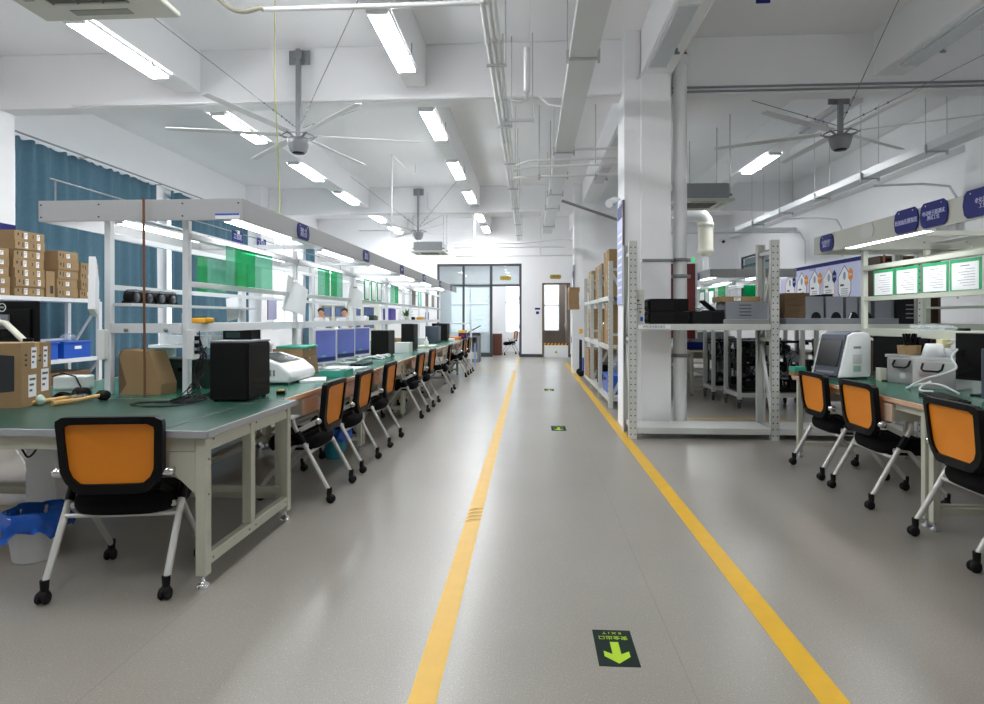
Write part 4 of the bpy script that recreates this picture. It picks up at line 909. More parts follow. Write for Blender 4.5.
wb = E('white_device', (-3.45, 4.5, T), .2, 'small white device with a black cord behind the brown carton', 'device'); B(-.11, .11, -.08, .08, 0, .10).build('casing', WHITEP, wb, bevel=.012); MB().path([(-.12, -.06, .1), (-.05, -.06, .125), (.05, -.085, .10), (.10, -.10, .01)], .006, 6).build('cord', BLACKP, wb)
t1 = tower((-1.925, 4.022, T), 0, .245, .34, .378, 'large black computer tower standing at the end of the near table')
B(-.123, .13, -.17, .17, .378, .39).build('lid', GREYP, t1, bevel=.003)
tag(B(-.10, .10, -.012, .012, 0, .06).box(-.08, .02, -.014, -.012, .012, .05, 1).build('flat_panel_device', [BLACKM, DKGREEN], loc=(-1.99, 4.12, T+.39)), 'small dark panel device lying on top of the black tower', 'device')
for k, (x, lab) in enumerate(((-2.345, 'white power strip fixed to the second nearest rack upright, full of black plugs'), (-2.985, 'white power strip fixed to the nearest left rack upright'))):
    r = E('power_strip', (x, 4.165, 1.01), 0, lab, 'power strip', 'power strips on the uprights'); B(-.03, .03, -.02, .02, 0, .21).build('strip_body', WHITEP, r, bevel=.006)
    if k == 0:
        for z in (.05, .10, .15): MB().box(.03, .06, -.018, .012, z-.016, z+.016).build('plug', BLACKP, r, bevel=.004)
        B(.03, .085, -.018, .015, .01, .045).build('plug', WHITEP, r)
for k in range(9):
    loose_cable([(-2.28, 4.15, 1.05+.02*k), (-2.20-.02*(k % 3), 4.10, 1.10-.02*k), (-2.24+.03*(k % 2), 4.02, .95-.01*k), (-2.16-.03*(k % 4), 3.95, .83), (-2.12-.02*k, 3.86-.02*(k % 3), T+.012), (-2.25-.03*(k % 3), 3.76+.02*k, T+.008), (-2.10, 3.70+.03*k, T+.010+.004*k), (-2.06, 3.87+.02*(k % 4), T+.02+.02*(k % 3))], .0036, BLACKP, 'black cable tangled on the table left of the black tower, %s strand' % NTH[k])
for k in range(2): loose_cable([(-2.3, 3.80, T+.007), (-2.45, 3.72+.03*k, T+.006), (-2.42, 3.63+.02*k, T+.006), (-2.25, 3.60-.03*k, T+.006), (-2.12, 3.66, T+.006), (-2.2, 3.78, T+.006), (-2.35, 3.76, T+.007)], .0036, BLACKP, ['black cable loop lying flat on the dark green mat, outer loop', 'black cable loop lying flat on the dark green mat, inner loop'][k])
sd = E('small_instrument', (-1.76, 4.30, T), .3, 'small black and yellow instrument right of the black tower', 'device'); B(-.03, .03, -.07, .07, 0, .025).build('casing', BLACKP, sd, bevel=.004); B(-.02, .02, -.06, 0, .025, .03).build('label', YELLP, sd)
up = tower((-2.85, 3.62, .20), PI/2, .34, .19, .34, 'white computer tower on the low rail under the near table', mat=WHITEP)
bin_bag((-2.68, 3.21, 0), .105, .135, .25, WHITEP, 'white bucket lined with a crumpled blue bag under the near table')
bin_bag((-1.82, 5.68, 0), .085, .125, .27, TEALP, 'teal bucket with a blue bag under the left bench behind the first chairs')
loose_cable([(-3.1, 3.36, .70), (-2.96, 3.42, .56), (-2.88, 3.40, .50), (-2.78, 3.38, .60), (-2.66, 3.36, .70)], .006, BLACKP, 'black cord drooping under the near table top')

# ------------------------------------------------------------------ along the left bench row
an = E('bench_analyser', (-2.11, 5.12, T), 0, 'white bench analyser with a dark sloping screen right of the black tower', 'analyser')
pf = [(-.20, .015), (.19, .015), (.205, .06), (.195, .10), (.10, .175), (-.10, .235), (-.185, .235), (-.20, .21)]
MB().prism(pf, -.28, .30, 'y').build('casing', WHITEP, an, bevel=.022, seg=3)
sc_ = MB().prism([(.105, .176), (-.095, .2375), (-.095, .240), (.105, .1785)], -.23, .19, 'y'); sc_.build('screen', DGREY, an)
MB().prism([(.09, .184), (-.08, .2365), (-.08, .239), (.09, .1865)], -.20, .16, 'y').build('display', SCREEN, an)
vn = MB()
for k in range(8): vn.box(.06-.03*k, .075-.03*k, -.283, -.278, .07, .12)
vn.build('vent', GREYP, an); MB().box(-.17, .17, -.25, .27, 0, .016).build('foot', DGREY, an)
for k in range(3): carton((-2.26, 5.86, T+.083*k), .28, .44, .08, .04*(k-1), 'flat brown carton behind the white analyser, %s from the bottom of its pile' % NTH[k], 'pile of flat cartons on the left bench')
tag(B(-.13, .15, -.2, .2, 0, .022).build('green_folder', TEALC, loc=(-2.25, 5.86, T+.25), rz=.06, bevel=.003), 'teal folder lying on the pile of three flat cartons', 'folder')
for k, y in enumerate((6.54, 7.27, 7.97)): monitor((-2.20, y, T), PI/2-.24, .44, .37, 'lilac-lit monitor with a white frame on the left bench, %s one' % ('nearest', 'middle', 'farthest')[k], 'three lilac monitors', LILAC, WHITEP, lift=.045)
kb = E('keyboard', (-1.93, 7.02, T), PI/2-.1, 'black keyboard in front of the nearest lilac monitor', 'keyboard'); B(-.2, .2, -.065, .065, 0, .018).build('keyboard_body', BLACKP, kb, bevel=.004); k_ = MB()
for i in range(12):
    for j in range(4): k_.box(-.19+i*.032, -.164+i*.032, -.055+j*.028, -.032+j*.028, .018, .024)
k_.build('keys', DGREY, kb)
sheet_stack((-1.86, 5.22, T), .3, .21, .30, .016, 'white sheets lying at the bench edge beside the analyser')
tb = E('teal_carton', (-1.80, 5.70, T), .05, 'open teal carton holding white papers at the bench edge', 'box'); MB().box(-.11, .11, -.17, .17, 0, .055).build('box_body', TEALC, tb, bevel=.003); 
for k in range(4): B(-.09, .09, -.15, .15, .056+.006*k, .060+.006*k, 0, Matrix.Rotation(.12*(k-1.5), 3, 'Z')).build('paper', PAPER, tb)
sheet_stack((-1.86, 6.35, T), -.2, .22, .30, .022, 'loose white papers on the bench right of the teal carton', n=5)
for k in range(4): loose_cable([(-2.12, 7.5+.2*k, T+.01), (-2.0+.03*k, 7.65+.2*k, T+.05), (-1.90, 7.85+.15*k, T+.01), (-1.98, 8.15+.12*k, T+.012), (-2.1, 8.4, T+.03)], .009, WHITEP, 'white cable on the left bench by the farther lilac monitors, %s strand' % NTH[k])
tag(MB().box(-.05, .05, -.07, .07, 0, .03).build('blue_gadget', BLUEP, loc=(-1.85, 5.98, T), bevel=.005), 'small blue gadget on the papers by the teal carton', 'device')
tower((-2.10, 8.75, T), 0, .24, .42, .36, 'black computer tower on the left bench just past the lilac monitors')
tower((-2.02, 10.3, T), 0, .20, .40, .44, 'tall black computer tower on the left bench behind the white box')
tower((-2.14, 13.6, T), 0, .28, .40, .36, 'slate blue computer tower far along the left bench', mat=SLATE)
tower((-2.08, 14.6, T), 0, .28, .40, .40, 'black computer tower at the far end of the left bench')
carton((-1.98, 9.6, T), .24, .30, .155, 0, 'white carton on the left bench in front of the tall black tower', mat=WHITEP, tape=False)
tag(B(-.08, .08, -.02, .02, 0, .20).build('brown_board', KRAFT, loc=(-2.20, 10.15, T+.005)), 'brown board leaning by the tall black tower', 'board')
wt = E('white_tray', (-1.90, 11.4, T), 0, 'white tray holding a bottle on the left bench', 'tray'); MB().box(-.16, .16, -.3, .3, 0, .03).build('tray_body', IVORY, wt, bevel=.004)
bt = E('white_bottle', (-1.9, 11.3, T+.031), 0, 'small white bottle standing on the tray', 'bottle'); MB().lathe([(0, 0), (.04, 0), (.042, .07), (.02, .10), (.02, .12), (0, .12)], n=14).build('bottle_body', WHITEP, bt); MB().lathe([(.012, .12), (.012, .16), (0, .16)], n=10).build('bottle_cap', WHITEP, bt)
tag(B(-.13, .13, -.16, .16, 0, .06).build('orange_tray', ORANGE, loc=(-1.88, 15.6, T), bevel=.006), 'orange tray on the far end of the left bench', 'tray')
tag(MB().box(-.10, .10, -.08, .08, 0, .22).box(-.10, .10, -.084, -.08, .15, .22, 1).box(-.06, .06, -.084, -.08, .04, .11, 2).build('glue_carton', [NAVY, YELLP, REDC], loc=(-1.75, 16.05, T)), 'yellow-topped blue carton at the far end of the left bench', 'box')
monitor((-2.3, 15.9, T), 0, .46, .28, 'dark monitor at the far end of the left bench facing the camera', lift=.12)
sheet_stack((-1.95, 14.8, T), .1, .3, .4, .05, 'pile of white papers near the far end of the left bench')
# shelf goods on the left racks
mm = E('multimeter', (-2.44, 4.46, 1.262), 1.15, 'yellow and black multimeter on the nearest rack shelf', 'meter'); B(-.045, .045, -.10, .10, 0, .04).build('meter_body', YELLP, mm, bevel=.012); B(-.03, .03, -.02, .05, .04, .046).build('meter_face', BLACKP, mm); MB().lathe([(0, 0), (.016, 0), (.016, .008), (0, .008)], c=(0, -.045, .04), n=14).build('dial', BLACKP, mm)
gb = E('glue_bottle', (-2.46, 4.29, 1.262), 0, 'white bottle with a blue cap beside the rack upright', 'bottle'); MB().lathe([(0, 0), (.022, 0), (.022, .07), (.012, .085), (0, .085)], n=14).build('bottle_body', WHITEP, gb); MB().lathe([(.015, .085), (.011, .15), (0, .15)], n=12).build('bottle_cap', BLUEP, gb)
goods = [(9.0, .3, .18, .06, PAPER, 'white cloth bundle', 'cloth'), (9.7, .2, .26, .07, DKGREEN, 'dark green box', 'box'), (11.1, .14, .42, .20, M('violet_box', '#5a49b0', .5), 'violet box', 'box'), (12.0, .06, .06, .2, WHITEP, 'white bottle', 'bottle'), (13.2, .14, .14, .05, BLACKP, 'black instrument', 'device'), (14.3, .15, .3, .05, YELLP, 'yellow box', 'box'), (15.2, .08, .1, .17, BLUEP, 'blue tape dispenser', 'device')]
for y, w, d, h, m_, nm, ct_ in goods:
    g = MB()
    if 'bottle' in nm: g.lathe([(0, 0), (.03, 0), (.032, h*.65), (.014, h*.8), (.014, h), (0, h)], n=14)
    else: g.box(-w/2, w/2, -d/2, d/2, 0, h).box(-w*.42, w*.42, -d*.4, d*.4, h, h+.012)
    tag(g.build(nm.replace(' ', '_'), m_, loc=(-2.54, y, 1.262), bevel=.006), nm+' on the left rack shelf, about %s' % ('mid row' if y < 11.5 else 'two thirds along' if y < 14 else 'at the far end'), ct_)
pl = E('potted_plant', (-2.54, 12.7, 1.262), 0, 'small green plant in a pot on the left rack shelf', 'plant'); MB().lathe([(0, 0), (.045, 0), (.06, .07), (.05, .07), (0, .06)], n=16).build('pot', IVORY, pl); lf = MB()
for k in range(60):
    a = random.uniform(0, 6.28); e = random.uniform(.2, 1.3); L_ = random.uniform(.1, .2); d = Vector((math.cos(a)*math.cos(e), math.sin(a)*math.cos(e), math.sin(e))); u = d.cross(Vector((0, 0, 1))).normalized()*.022; p = Vector((0, 0, .07))
    lf.add([p, p+d*L_*.5+u, p+d*L_, p+d*L_*.5-u], [(0, 1, 2, 3)])
lf.build('foliage', M('leaf_green', '#3f7a2b', .5, var=.3), pl)
# green films, document sheets and folders hung in the left racks
def film(x, y0, y1, z0, z1, bands, label):
    r = E('hanging_film', (x, y0, 0), 0, label, 'film', 'films hung in the left racks'); 
    for a, b, m_ in bands: B(-.002, .002, a, b, z0, z1).build('film_sheet', m_, r)
    MB().box(-.006, .006, 0, y1-y0, z1, z1+.012).build('film_clip', WHITEP, r)
PG, PP = FILMG, FILMP
film(-2.985, 5.40, 5.93, 1.53, 1.86, ((0, .17, PG), (.17, .53, PP)), 'green and pale film on the far-side rack, left of the nearest bright green film')
film(-2.372, 4.71, 5.58, 1.56, 1.865, ((0, .15, PP), (.15, .51, PG), (.51, .87, PP)), 'bright green film hung in the nearest bay of the aisle rack')
film(-2.372, 6.82, 7.73, 1.56, 1.865, ((0, .235, PP), (.235, .40, PG), (.455, .685, PG), (.685, .91, PP)), 'bright green films hung in the second rack bay, past the first white folder')
film(-2.372, 10.42, 11.05, 1.56, 1.865, ((0, .30, PP), (.33, .63, PG)), 'pale and bright green films in the fourth rack bay')
film(-2.372, 13.0, 13.5, 1.56, 1.865, ((0, .18, PP), (.26, .5, PP)), 'narrow pale green films far along the left rack')
for k, y in enumerate((8.75, 9.14, 9.5)):
    r = E('document_holder', (-2.372, y, 1.56), 0, 'green-edged document sheet in the third left rack bay, %s' % NTH[k], 'document', 'document sheets in the left racks'); B(-.004, 0, 0, .30, 0, .30).build('backing', FILMG, r); B(.001, .003, .06, .26, .02, .28).build('paper', PAPER, r)
for k, y in enumerate((12.4, 14.0, 14.9)):
    tag(B(-.01, .01, 0, .3, 0, .29).build('brown_clipboard', BROWNW, loc=(-2.37, y, 1.565)), 'brown clipboard hung in the left rack, %s from the camera' % NTH[k], 'clipboard', 'brown clipboards in the left rack')
def folder(x, y, z0, z1, rz, w, label, tilt=.08):
    r = E('white_folder', (x, y, z0), rz, label, 'folder', 'white folders hung on the rack uprights'); h = z1-z0
    MB().prism([(-w*.5, h*.12), (w*.36, 0), (w*.5, h*.62), (-w*.28, h)], -.02, .02, 'y').build('cover', PAPER, r, bevel=.002)
    MB().prism([(-w*.47, h*.14), (w*.34, .02), (w*.47, h*.6), (-w*.26, h*.97)], -.0235, -.0202, 'y').build('pages', WHITEP, r); B(-.03, .03, -.027, -.02, h*.8, h*.86).build('clip', CHROME, r)
folder(-2.36, 6.10, 1.33, 1.74, .75, .26, 'white folder hanging crookedly on the second aisle-side upright')
folder(-2.36, 8.22, 1.42, 1.77, .75, .25, 'white folder hanging on the third aisle-side upright')
folder(-3.02, 4.12, 1.31, 1.72, 2.12, .30, 'white folder hanging on the nearest left upright beside the stacked cartons')
for k, (y, m_, lab) in enumerate(((5.95, PAPER, 'white paper hanging on the far-side rack below the green film'), (6.9, M('pale_violet_sheet', '#b9b6d8', .6), 'pale violet sheet with a brown edge on the far-side rack'))):
    r = E('hanging_sheet', (-2.93, y, 1.28), 0, lab, 'paper'); B(-.003, .003, -.12, .12, 0, .22, 0, Matrix.Rotation(.1-.1*k, 3, 'X')).build('paper', m_, r)
    if k: B(-.004, .004, -.13, -.12, 0, .22).build('edge', BROWNROD, r)

# ------------------------------------------------------------------ cartons on the white back shelf
ZT = 1.567; ST = [('x', -.02, .0, .055, .05)]
def stack(y0, y1, n, h, x1, d, desc, st, jit=.012, mat=None):
    for k in range(n):
        j = random.uniform(-jit, jit)
        where = 'topmost' if k == n-1 else '%s from the bottom' % NTH[k] if k else 'lowest'
        carton((x1-d/2+j, (y0+y1)/2+random.uniform(-jit, jit), ZT+h*k), d, y1-y0-.01, h-.002, random.uniform(-.02, .02), 'brown carton, %s in %s' % (where, desc), 'cartons on the white back shelf', st, mat, tape=False, prints=[('x', -.17*(y1-y0)/.45, .01, .02, h*.3), ('x', -.11*(y1-y0)/.45, .0, .014, h*.5), ('x', .05*(y1-y0)/.45, .0, .012, h*.4)])
stack(6.55, 6.95, 5, .11, -6.12, .40, 'the leftmost pile cut by the picture edge', [('x', .09, .0, .05, .05)])
stack(6.99, 7.45, 7, .112, -6.10, .42, 'the tall pile of seven cartons', [('x', -.06, .0, .045, .075), ('x', .13, .0, .045, .07)])
stack(7.66, 8.03, 5, .122, -6.10, .42, 'the pile of five beside the upright carton', [('x', .0, .0, .065, .055)])
stack(8.06, 8.41, 4, .122, -6.10, .40, 'the pile of four at the shelf end', [('x', .0, .0, .065, .055)])
carton((-6.28, 7.555, ZT), .34, .14, .33, 0, 'brown carton standing on end between the two piles', 'cartons on the white back shelf', (), None, tape=False, prints=[('x', .02, -.07, .05, .1)])
for k, y in enumerate((7.46, 8.06)):
    r = E('blue_bin', (-6.33, y, .762), 0, 'blue plastic bin on the middle board of the white back shelf, %s one' % ('left', 'right')[k], 'bin', 'blue bins on the back shelf'); MB().box(-.2, .2, -.25, .25, 0, .2).box(-.215, .215, -.265, .265, .2, .225).build('bin_body', BLUEP, r, bevel=.006); B(.2, .208, -.06, .06, .12, .16).build('bin_label', PAPER, r)
carton((-6.33, 7.7, .122), .42, 1.2, .46, 0, 'wide dark brown carton on the lowest board of the white back shelf', mat=KRAFTD)
tag(MB().ball((0, 0, .05), .07, .12, .05, 14, 8).build('plastic_bag', CLEARP, loc=(-6.3, 8.1, .99)), 'clear plastic bag lying in the right blue bin', 'bag')
wp = E('wall_poster', (-6.775, 7.03, 1.3), 0, 'white poster with a blue top edge on the left pier, behind the cartons', 'poster'); B(-.0, .012, .02, .74, 0, 1.22).build('poster_sheet', PAPER, wp); B(.012, .014, .02, .74, 1.12, 1.22).build('blue_band', NAVY, wp)
# ------------------------------------------------------------------ on the right benches
ra = E('bench_analyser', (2.77, 5.72, T), -1.22, 'white and charcoal bench analyser with a black touch screen, right bench end', 'analyser')
ra.scale = (.80, .80, 1)   # faces local -y; profile in (y, z)
pa = [(-.22, .02), (.20, .02), (.215, .06), (.215, .36), (.19, .40), (.12, .415), (-.02, .41), (-.09, .385), (-.205, .06)]
MB().prism(pa, -.20, -.165, 'x').prism(pa, .165, .20, 'x').build('side_panel', WHITEP, ra, bevel=.012, seg=3)
pb2 = [(-.225, .03), (.20, .03), (.20, .395), (.12, .421), (-.02, .416), (-.10, .39)]
MB().prism(pb2, -.166, .166, 'x').build('casing', SLATE, ra, bevel=.008)
Rt = Matrix.Rotation(-math.atan2(.125, .36), 3, 'X')
MB().box(-.145, .145, -.004, .002, -.115, .125).xf(Matrix.Translation((0, -.1655, .225))@Rt.to_4x4()).build('screen', SCREEN, ra)
MB().box(-.12, .12, -.003, .002, -.008, .008).xf(Matrix.Translation((0, -.217, .065))@Rt.to_4x4()).build('name_strip', GREYP, ra)
MB().box(.2, .203, -.03, .07, .27, .29).build('grip', GREYP, ra); MB().box(.2, .203, -.04, .08, .14, .22).build('vent', M('pale_grey_plastic', '#c3c6c6', .5), ra); MB().box(.2, .2025, -.03, .07, .07, .12).build('green_label', M('green_label', '#8fae9a', .6), ra)
MB().box(-.17, .17, -.2, .19, 0, .022).build('foot', DGREY, ra)
tc_ = carton((2.50, 5.97, T), .12, .09, .035, .2, 'flat brown carton under a teal box at the corner of the right bench', None, tape=False)
tag(B(-.06, .06, -.045, .045, 0, .045).build('teal_box', TEALC, loc=(2.50, 5.97, T+.037), rz=.2, bevel=.003), 'small teal box beside the white and charcoal analyser', 'box')
monitor((3.12, 5.42, T), -PI/2+.75, .42, .30, 'black monitor between the analyser and the clear bins, right bench', lift=.08)
hk = E('hook', (3.21, 6.02, 1.02), 0, 'white plastic hook on the pale upright behind the analyser', 'hook'); MB().path([(0, .17, .14), (0, .12, .10), (.03, -.03, .06), (.03, -.05, 0), (.07, -.07, -.01), (.09, -.08, .04)], .012, 8).build('hook_body', WHITEP, hk)
for k, (x, y, w) in enumerate(((3.16, 5.30, -1.25), (3.15, 4.95, -1.0))):
    r = E('storage_bin', (x, y, T), w, 'clear bin with a black handle on the right bench, %s' % ('under the brown cup box', 'under the white cone')[k], 'bin', 'clear storage bins on the right bench')
    MB().box(-.15, .15, -.13, .13, 0, .21).build('bin_body', CLEARB, r, bevel=.012); MB().box(-.16, .16, -.14, .14, .21, .235).build('bin_lid', CLEARB, r, bevel=.006)
    MB().path([(-.07, -.132, .19), (-.07, -.155, .15), (-.05, -.165, .135), (.05, -.165, .135), (.07, -.155, .15), (.07, -.132, .19)], .008, 8).build('bin_handle', BLACKP, r)
    q = MB()
    for _ in range(14): a, b, c = random.uniform(-.11, .11), random.uniform(-.10, .08), random.uniform(.03, .13); q.box(a-.025, a+.025, b-.02, b+.02, c-.022, c+.022, random.randint(0, 3))
    q.build('bin_contents', [GREYP, BLACKP, PAPER, REDC], r)
tag(B(-.025, .025, -.04, .04, 0, .11).build('white_box', IVORY, loc=(3.0, 5.5, T), bevel=.004), 'small ivory box left of the clear bins', 'box')
cb_ = E('cup_carton', (3.13, 5.33, T+.237), .1, 'brown box full of black pens on the left clear bin', 'box'); MB().prism([(-.06, 0), (.06, 0), (.07, .075), (-.07, .075)], -.05, .05, 'y').build('box_body', KRAFT, cb_); q = MB()
for k in range(9): q.tube((random.uniform(-.045, .045), random.uniform(-.03, .03), .04), (random.uniform(-.06, .06), random.uniform(-.04, .04), .17), .009, 8)
q.build('pens', BLACKP, cb_)
tag(MB().lathe([(0, 0), (.085, 0), (.055, .10), (.0, .10)], n=28).build('white_cone_cover', WHITEP, loc=(3.12, 5.0, T+.237)), 'white cone-shaped cover standing on the right clear bin', 'cover')
pbg = MB().ball((0, 0, .03), .09, .06, .035, 14, 8); pbg.v = [(x+.008*math.sin(60*y), y, max(0, z+.008*math.sin(70*x+50*y))) for x, y, z in pbg.v]
tag(pbg.build('plastic_bag', CLEARP, loc=(3.20, 4.86, T+.237)), 'crumpled clear bag on the right clear bin beside the cone', 'bag')
loose_cable([(3.02, 4.58, 1.08), (2.98, 4.58, 1.02), (2.97, 4.52, .95), (2.93, 4.60, .90), (2.88, 4.70, .86), (2.84, 4.80, .80), (2.88, 4.90, T+.01), (2.84, 4.86, T+.01), (2.86, 4.74, T+.05), (2.92, 4.62, T+.06), (2.98, 4.50, T+.01)], .0075, WHITEP, 'white cable looping down in front of the right clear bin')
loose_cable([(2.90, 4.68, .84), (2.86, 4.72, .80), (2.84, 4.70, T+.01), (2.88, 4.62, T+.01)], .0075, WHITEP, 'short white cable end lying below the looping cable')
monitor((3.16, 4.40, T), -PI/2+.45, .52, .33, 'large black monitor on the right bench at the picture edge', lift=.10)
tower((3.10, 4.06, T), 0, .36, .30, .34, 'slate blue box on the right bench cut by the picture edge', mat=SLATE)
kb2 = E('keyboard', (2.70, 4.23, T), PI/2-.25, 'black keyboard at the bench edge behind the nearest right chair', 'keyboard'); B(-.22, .22, -.075, .075, 0, .022).build('keyboard_body', BLACKP, kb2, bevel=.004); k_ = MB()
for i in range(13):
    for j in range(4): k_.box(-.205+i*.032, -.179+i*.032, -.06+j*.03, -.036+j*.03, .022, .028)
k_.build('keys', BLACKM, kb2)
for k, (a, b) in enumerate(((5.68, 6.01), (5.33, 5.66), (4.97, 5.29), (4.62, 4.95))):
    r = E('document_sheet', (3.208, a, 1.505), 0, 'green-framed document sheet in the right rack, %s' % ('nearest the white analyser', 'second from the rack end', 'third from the rack end', 'cut by the picture edge')[k], 'document', 'document sheets in the right rack')
    L_ = b-a; B(0, .004, 0, L_, 0, .235).build('backing', M('green_backing', '#27a567', .5), r); B(-.002, -.0005, .022, L_-.022, .005, .208).build('paper', PAPER, r)
    q = MB(); q.box(-.0026, -.0021, L_*.35, L_*.65, .18, .186)
    for i in range(7): q.box(-.0026, -.0021, L_*.18, L_*(.5+.3*((i*37) % 10)/10), .155-.02*i, .158-.02*i)
    q.build('print_lines', INK, r)
for k in range(3):
    pg = MB().ball((0, 0, .02), .07, .10, .022, 14, 8); pg.v = [(x+.006*math.sin(50*y+k), y, max(0, z+.006*math.sin(60*x+40*y+k))) for x, y, z in pg.v]
    tag(pg.build('plastic_bag', CLEARP, loc=(3.27, 5.10+.16*k, 1.20)), 'clear plastic bag of parts on the right rack shelf, %s' % ('rightmost', 'middle one', 'leftmost')[k], 'bag')
tag(B(-.02, .02, -.12, .12, 0, .02).build('black_strip', BLACKP, loc=(3.36, 5.1, 1.20)), 'black strip lying behind the plastic bags on the right rack shelf', 'strip')
tag(B(-.06, .06, -.08, .08, 0, .12).build('cream_box', IVORY, loc=(3.34, 4.42, 1.20), bevel=.006), 'cream box on the right rack shelf at the picture edge', 'box')
yc = MB().box(-.03, .03, -.04, .04, 0, .065).tube((0, -.04, .03), (0, -.10, .04), .012, 8); tag(yc.build('cream_clamp', M('cream_plastic', '#d8d3a8', .45), loc=(3.19, 5.0, 1.07), bevel=.004), 'cream plastic clamp under the right rack shelf', 'clamp')

# ------------------------------------------------------------------ on the big steel shelf
SZ = 1.236
pbx = E('printed_carton', (1.172, 6.93, SZ), 0, 'narrow white printed carton at the aisle end of the steel shelf', 'box')
B(-.062, .065, -.13, .15, 0, .365).build('box_body', M('printed_white', '#c9cac6', .6, var=.05), pbx, bevel=.002); q = MB()
q.box(-.05, .01, -.1325, -.130, .245, .262).box(-.035, .035, -.1325, -.13, .205, .212).box(-.045, -.01, -.1325, -.13, .14, .175).box(.0, .04, -.1325, -.13, .165, .172).box(.01, .025, -.1325, -.13, .12, .14); q.build('print', INKD, pbx)
q = MB().box(-.055, -.03, -.1327, -.13, .285, .31).box(.02, .05, -.1327, -.13, .03, .075); q.build('blue_print', BLUEP, pbx); B(-.062, .065, -.131, .15, .32, .366).build('box_top', IVORY, pbx)
def printer(x, y, z, w, label):
    r = E('black_printer', (x, y, z), 0, label, 'printer', 'black printers on the steel shelf')
    B(-w/2, w/2, -.15, .17, 0, .135).build('body', BLACKM, r, bevel=.008); B(-w/2-.02, -w/2, -.13, .15, .02, .12).build('side_cover', BLACKP, r, bevel=.004)
    q = MB()
    for k in range(3): q.box(-w/2-.03, -w/2-.02, -.12+.09*k, -.07+.09*k, .05, .09)
    q.build('latch', DGREY, r); B(w*.1, w/2-.01, -.1515, -.149, .02, .12).build('front_panel', BLACKP, r); return r
printer(1.50, 6.93, SZ, .41, 'lower of two black printers stacked on the steel shelf')
printer(1.50, 6.93, SZ+.137, .41, 'upper of two black printers stacked on the steel shelf')
printer(1.91, 6.93, SZ, .34, 'single black printer under the tilted black tablet')
tb_ = E('tablet', (1.97, 6.90, SZ+.136), 0, 'black tablet tilted on top of the single black printer', 'tablet'); MB().bar((-.10, 0, .115), (.02, 0, .015), .014, .2, up=(0, 1, 0)).build('tablet_body', BLACKP, tb_); B(-.08, .12, -.08, .08, 0, .012).build('stand', BLACKM, tb_)
loose_cable([(1.78, 6.95, SZ+.145), (1.83, 6.9, SZ+.17), (1.88, 6.98, SZ+.15), (1.82, 7.0, SZ+.15), (1.80, 6.93, SZ+.19)], .005, GREYP, 'grey cable lying on the single black printer')
tag(B(-.235, .235, -.17, .2, 0, .05).build('metal_tray', M('mid_grey_metal', '#8b8c8c', .5), loc=(2.30, 6.93, SZ), bevel=.004), 'flat grey metal tray under the louvred grey unit', 'panel')
sv = E('grey_server', (2.315, 6.93, SZ+.052), 0, 'grey metal unit with four slots on the steel shelf under a flat carton', 'computer'); B(-.225, .215, -.16, .2, 0, .185).build('case', GREYP, sv, bevel=.004); q = MB()
for k in range(4): q.box(-.085, .04, -.1625, -.159, .035+.036*k, .047+.036*k)
q.build('slots', DGREY, sv)
carton((2.25, 6.95, SZ+.24), .42, .30, .055, 0, 'flat brown carton on top of the louvred grey unit', None, [('y', -.03, .0, .07, .035)], name='flat_carton')
tag(B(-.55, .60, -.2, .2, 0, .06).build('metal_tray', GREYP, loc=(3.26, 6.95, SZ), bevel=.003), 'long grey metal panel on the steel shelf carrying the grey speakers', 'panel')
for k in range(4): carton((2.85, 6.97, SZ+.062+.068*k), .26, .30, .066, .03*(k % 2), 'flat dark brown carton right of the tall upright, %s' % ('lowest of four', 'second from the bottom', 'third from the bottom', 'topmost of four')[k], 'pile of flat cartons on the steel shelf', mat=KRAFTD)
for k, (x, w) in enumerate(((3.03, .188), (3.236, .178), (3.413, .118), (3.55, .12))):
    r = E('grey_speaker', (x, 6.94, SZ+.061), 0, 'grey cabinet with a black round opening on the steel shelf, %s from the left' % NTH[k], 'speaker', 'grey cabinets on the steel shelf')
    MB().box(-w/2, w/2, -.13, .15, 0, .232).build('cabinet', GREYP, r, bevel=.004)
    n = 16; P = [(.052*math.cos(PI*i/n)+.015, .068*math.sin(PI*i/n)) for i in range(n+1)]
    MB().prism(P, -.1315, -.129, 'y').build('opening', BLACKP, r)
    if k > 1: MB().prism([(-.035, .0), (-.02, .0), (.0, .055), (-.012, .06)], -.1335, -.131, 'y').build('lining', PAPER, r)
tag(B(-.09, .09, -.06, .06, 0, .02).box(.02, .1, -.05, .05, .02, .03).build('black_bracket', BLACKP, loc=(3.16, 6.94, SZ+.294)), 'black flat bracket lying on the first grey cabinets', 'bracket')
bu = E('black_unit', (4.02, 6.96, SZ), 0, 'black electronics unit with a slotted front on the steel shelf behind the document sheets', 'computer'); B(-.15, .15, -.16, .2, 0, .265).build('case', BLACKM, bu, bevel=.004); q = MB()
for k in range(4): q.box(-.06, .03, -.1625, -.16, .06+.045*k, .072+.045*k)
q.build('slots', GREYP, bu)
tag(B(-.13, .13, -.15, .15, 0, .28).build('grey_cabinet', GREYP, loc=(3.80, 7.0, SZ), bevel=.004), 'plain grey cabinet left of the slotted black unit', 'cabinet')

